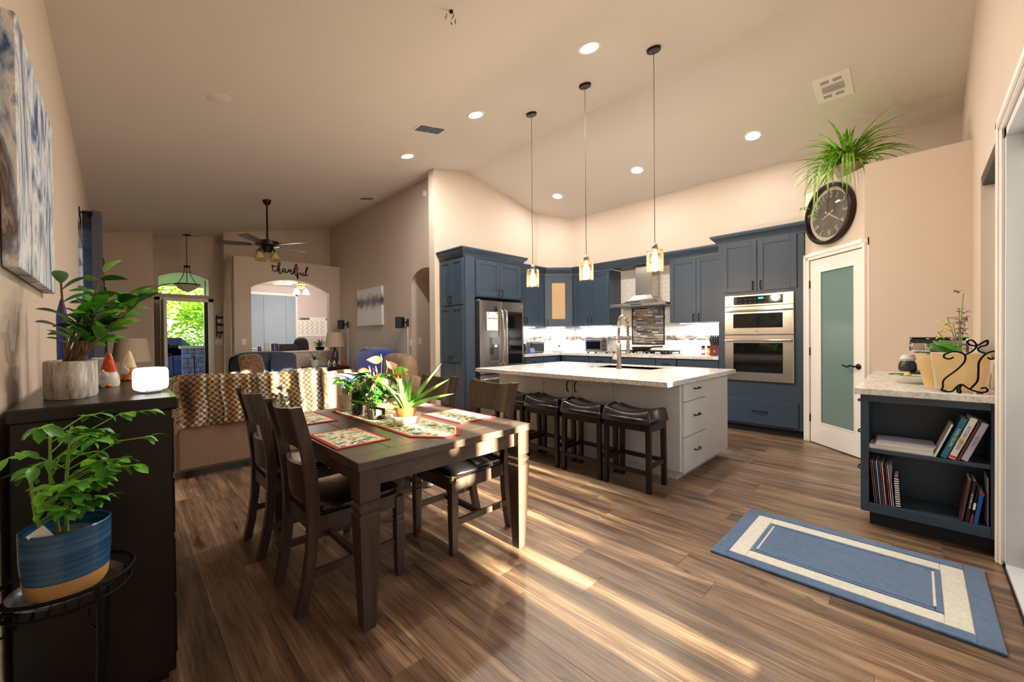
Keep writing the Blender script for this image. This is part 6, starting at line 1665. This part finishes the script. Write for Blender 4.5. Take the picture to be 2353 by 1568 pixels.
for sx in (-.92, .78):
    for sy in (-.7, 1.0): MB().lathe([(.001, 0), (.32, 0), (.32, .14), (.001, .14)], 20).xf(Matrix.Translation((sx, sy, .32)) @ Matrix.Rotation(PI/2, 4, 'Y')).build('wheel', 'black_plastic', cr_)
gc = thing('garden_chair', 'black curved metal chair on the front porch', 'chair', (.93, 12.2, -.02)); MB().tube(spline([(0, -.2, 0), (0, -.22, .4), (0, .15, .42), (0, .25, .9)], 5), .015, 6).tube(spline([(.4, -.2, 0), (.4, -.22, .4), (.4, .15, .42), (.4, .25, .9)], 5), .015, 6).build('frame', 'iron', gc, True); B(0, .4, -.2, .16, .41, .43).build('seat', 'iron', gc)
fp = thing('flower_pot', 'orange flowers in a pot beside the stone pillar', 'plant', (1.08, 12.35, -.02)); MB().lathe(pot_lathe(.09, .12, .2), 16, cap1=False).build('pot', 'iron', fp, True); spiky(fp, 40, .1, .2, .05, .17, 3, 'flower_orange', .3, 1.2)
def tree(lb, x, y, h, r, n, seed, mat='tree_leaf'):
    T = thing('garden_tree', lb, 'tree', (x, y, -.12), 0, 'trees outside the front door'); rn = random.Random(seed)
    MB().tube(spline([(0, 0, 0), (.1, .05, h*.3), (0, .1, h*.6)], 4), [.18]*4+[.14]*4+[.1], 8).build('trunk', 'bark', T, True)
    m = MB()
    for i in range(n):
        a, b_ = rn.uniform(0, 2*PI), math.acos(rn.uniform(-1, 1)); q = r*rn.uniform(.55, 1)**.6
        p = Vector((q*math.sin(b_)*math.cos(a), q*math.sin(b_)*math.sin(a), h*.65+.9*q*math.cos(b_))); d1 = Vector((rn.uniform(-1, 1), rn.uniform(-1, 1), rn.uniform(-.6, .6))).normalized()*rn.uniform(.07, .15); d2 = d1.cross(Vector((rn.random(), rn.random(), rn.random()))).normalized()*.06
        k = m.pts([p-d1, p+d2, p+d1, p-d2]); m.face(k, k+1, k+2, k+3)
    stuff(m.build('foliage', mat, T))
tree('leafy tree nearest the front porch on the left', -1.2, 19.2, 4.6, 1.9, 3500, 1); tree('tall leafy tree behind the stone pillar', 3.1, 19.4, 5.5, 2.2, 4500, 2, 'leaf_lime'); tree('far hedge-like tree filling the doorway view', 1.4, 24.5, 3.8, 3.2, 6000, 3, 'leaf_lime')
# daylight portals: guide sampling through the real openings
for nm, loc, rot, sx, sy in (('slider_portal', ((SX0+SX1)/2, -.47, SZ/2), (PI/2, 0, PI), SX1-SX0, SZ), ('door_portal', ((DX0+DX1)/2, EY+.16, 1.05), (PI/2, 0, 0), DX1-DX0, DZ), ('window_portal', (-.385, (WY0+WY1)/2, (WZ0+WZ1)/2), (PI/2, 0, PI/2), WY1-WY0, WZ1-WZ0)):
    a = light('AREA', nm, loc, 1, (1, 1, 1), rot, shape='RECTANGLE', size=sx, size_y=sy); a.data.cycles.is_portal = True
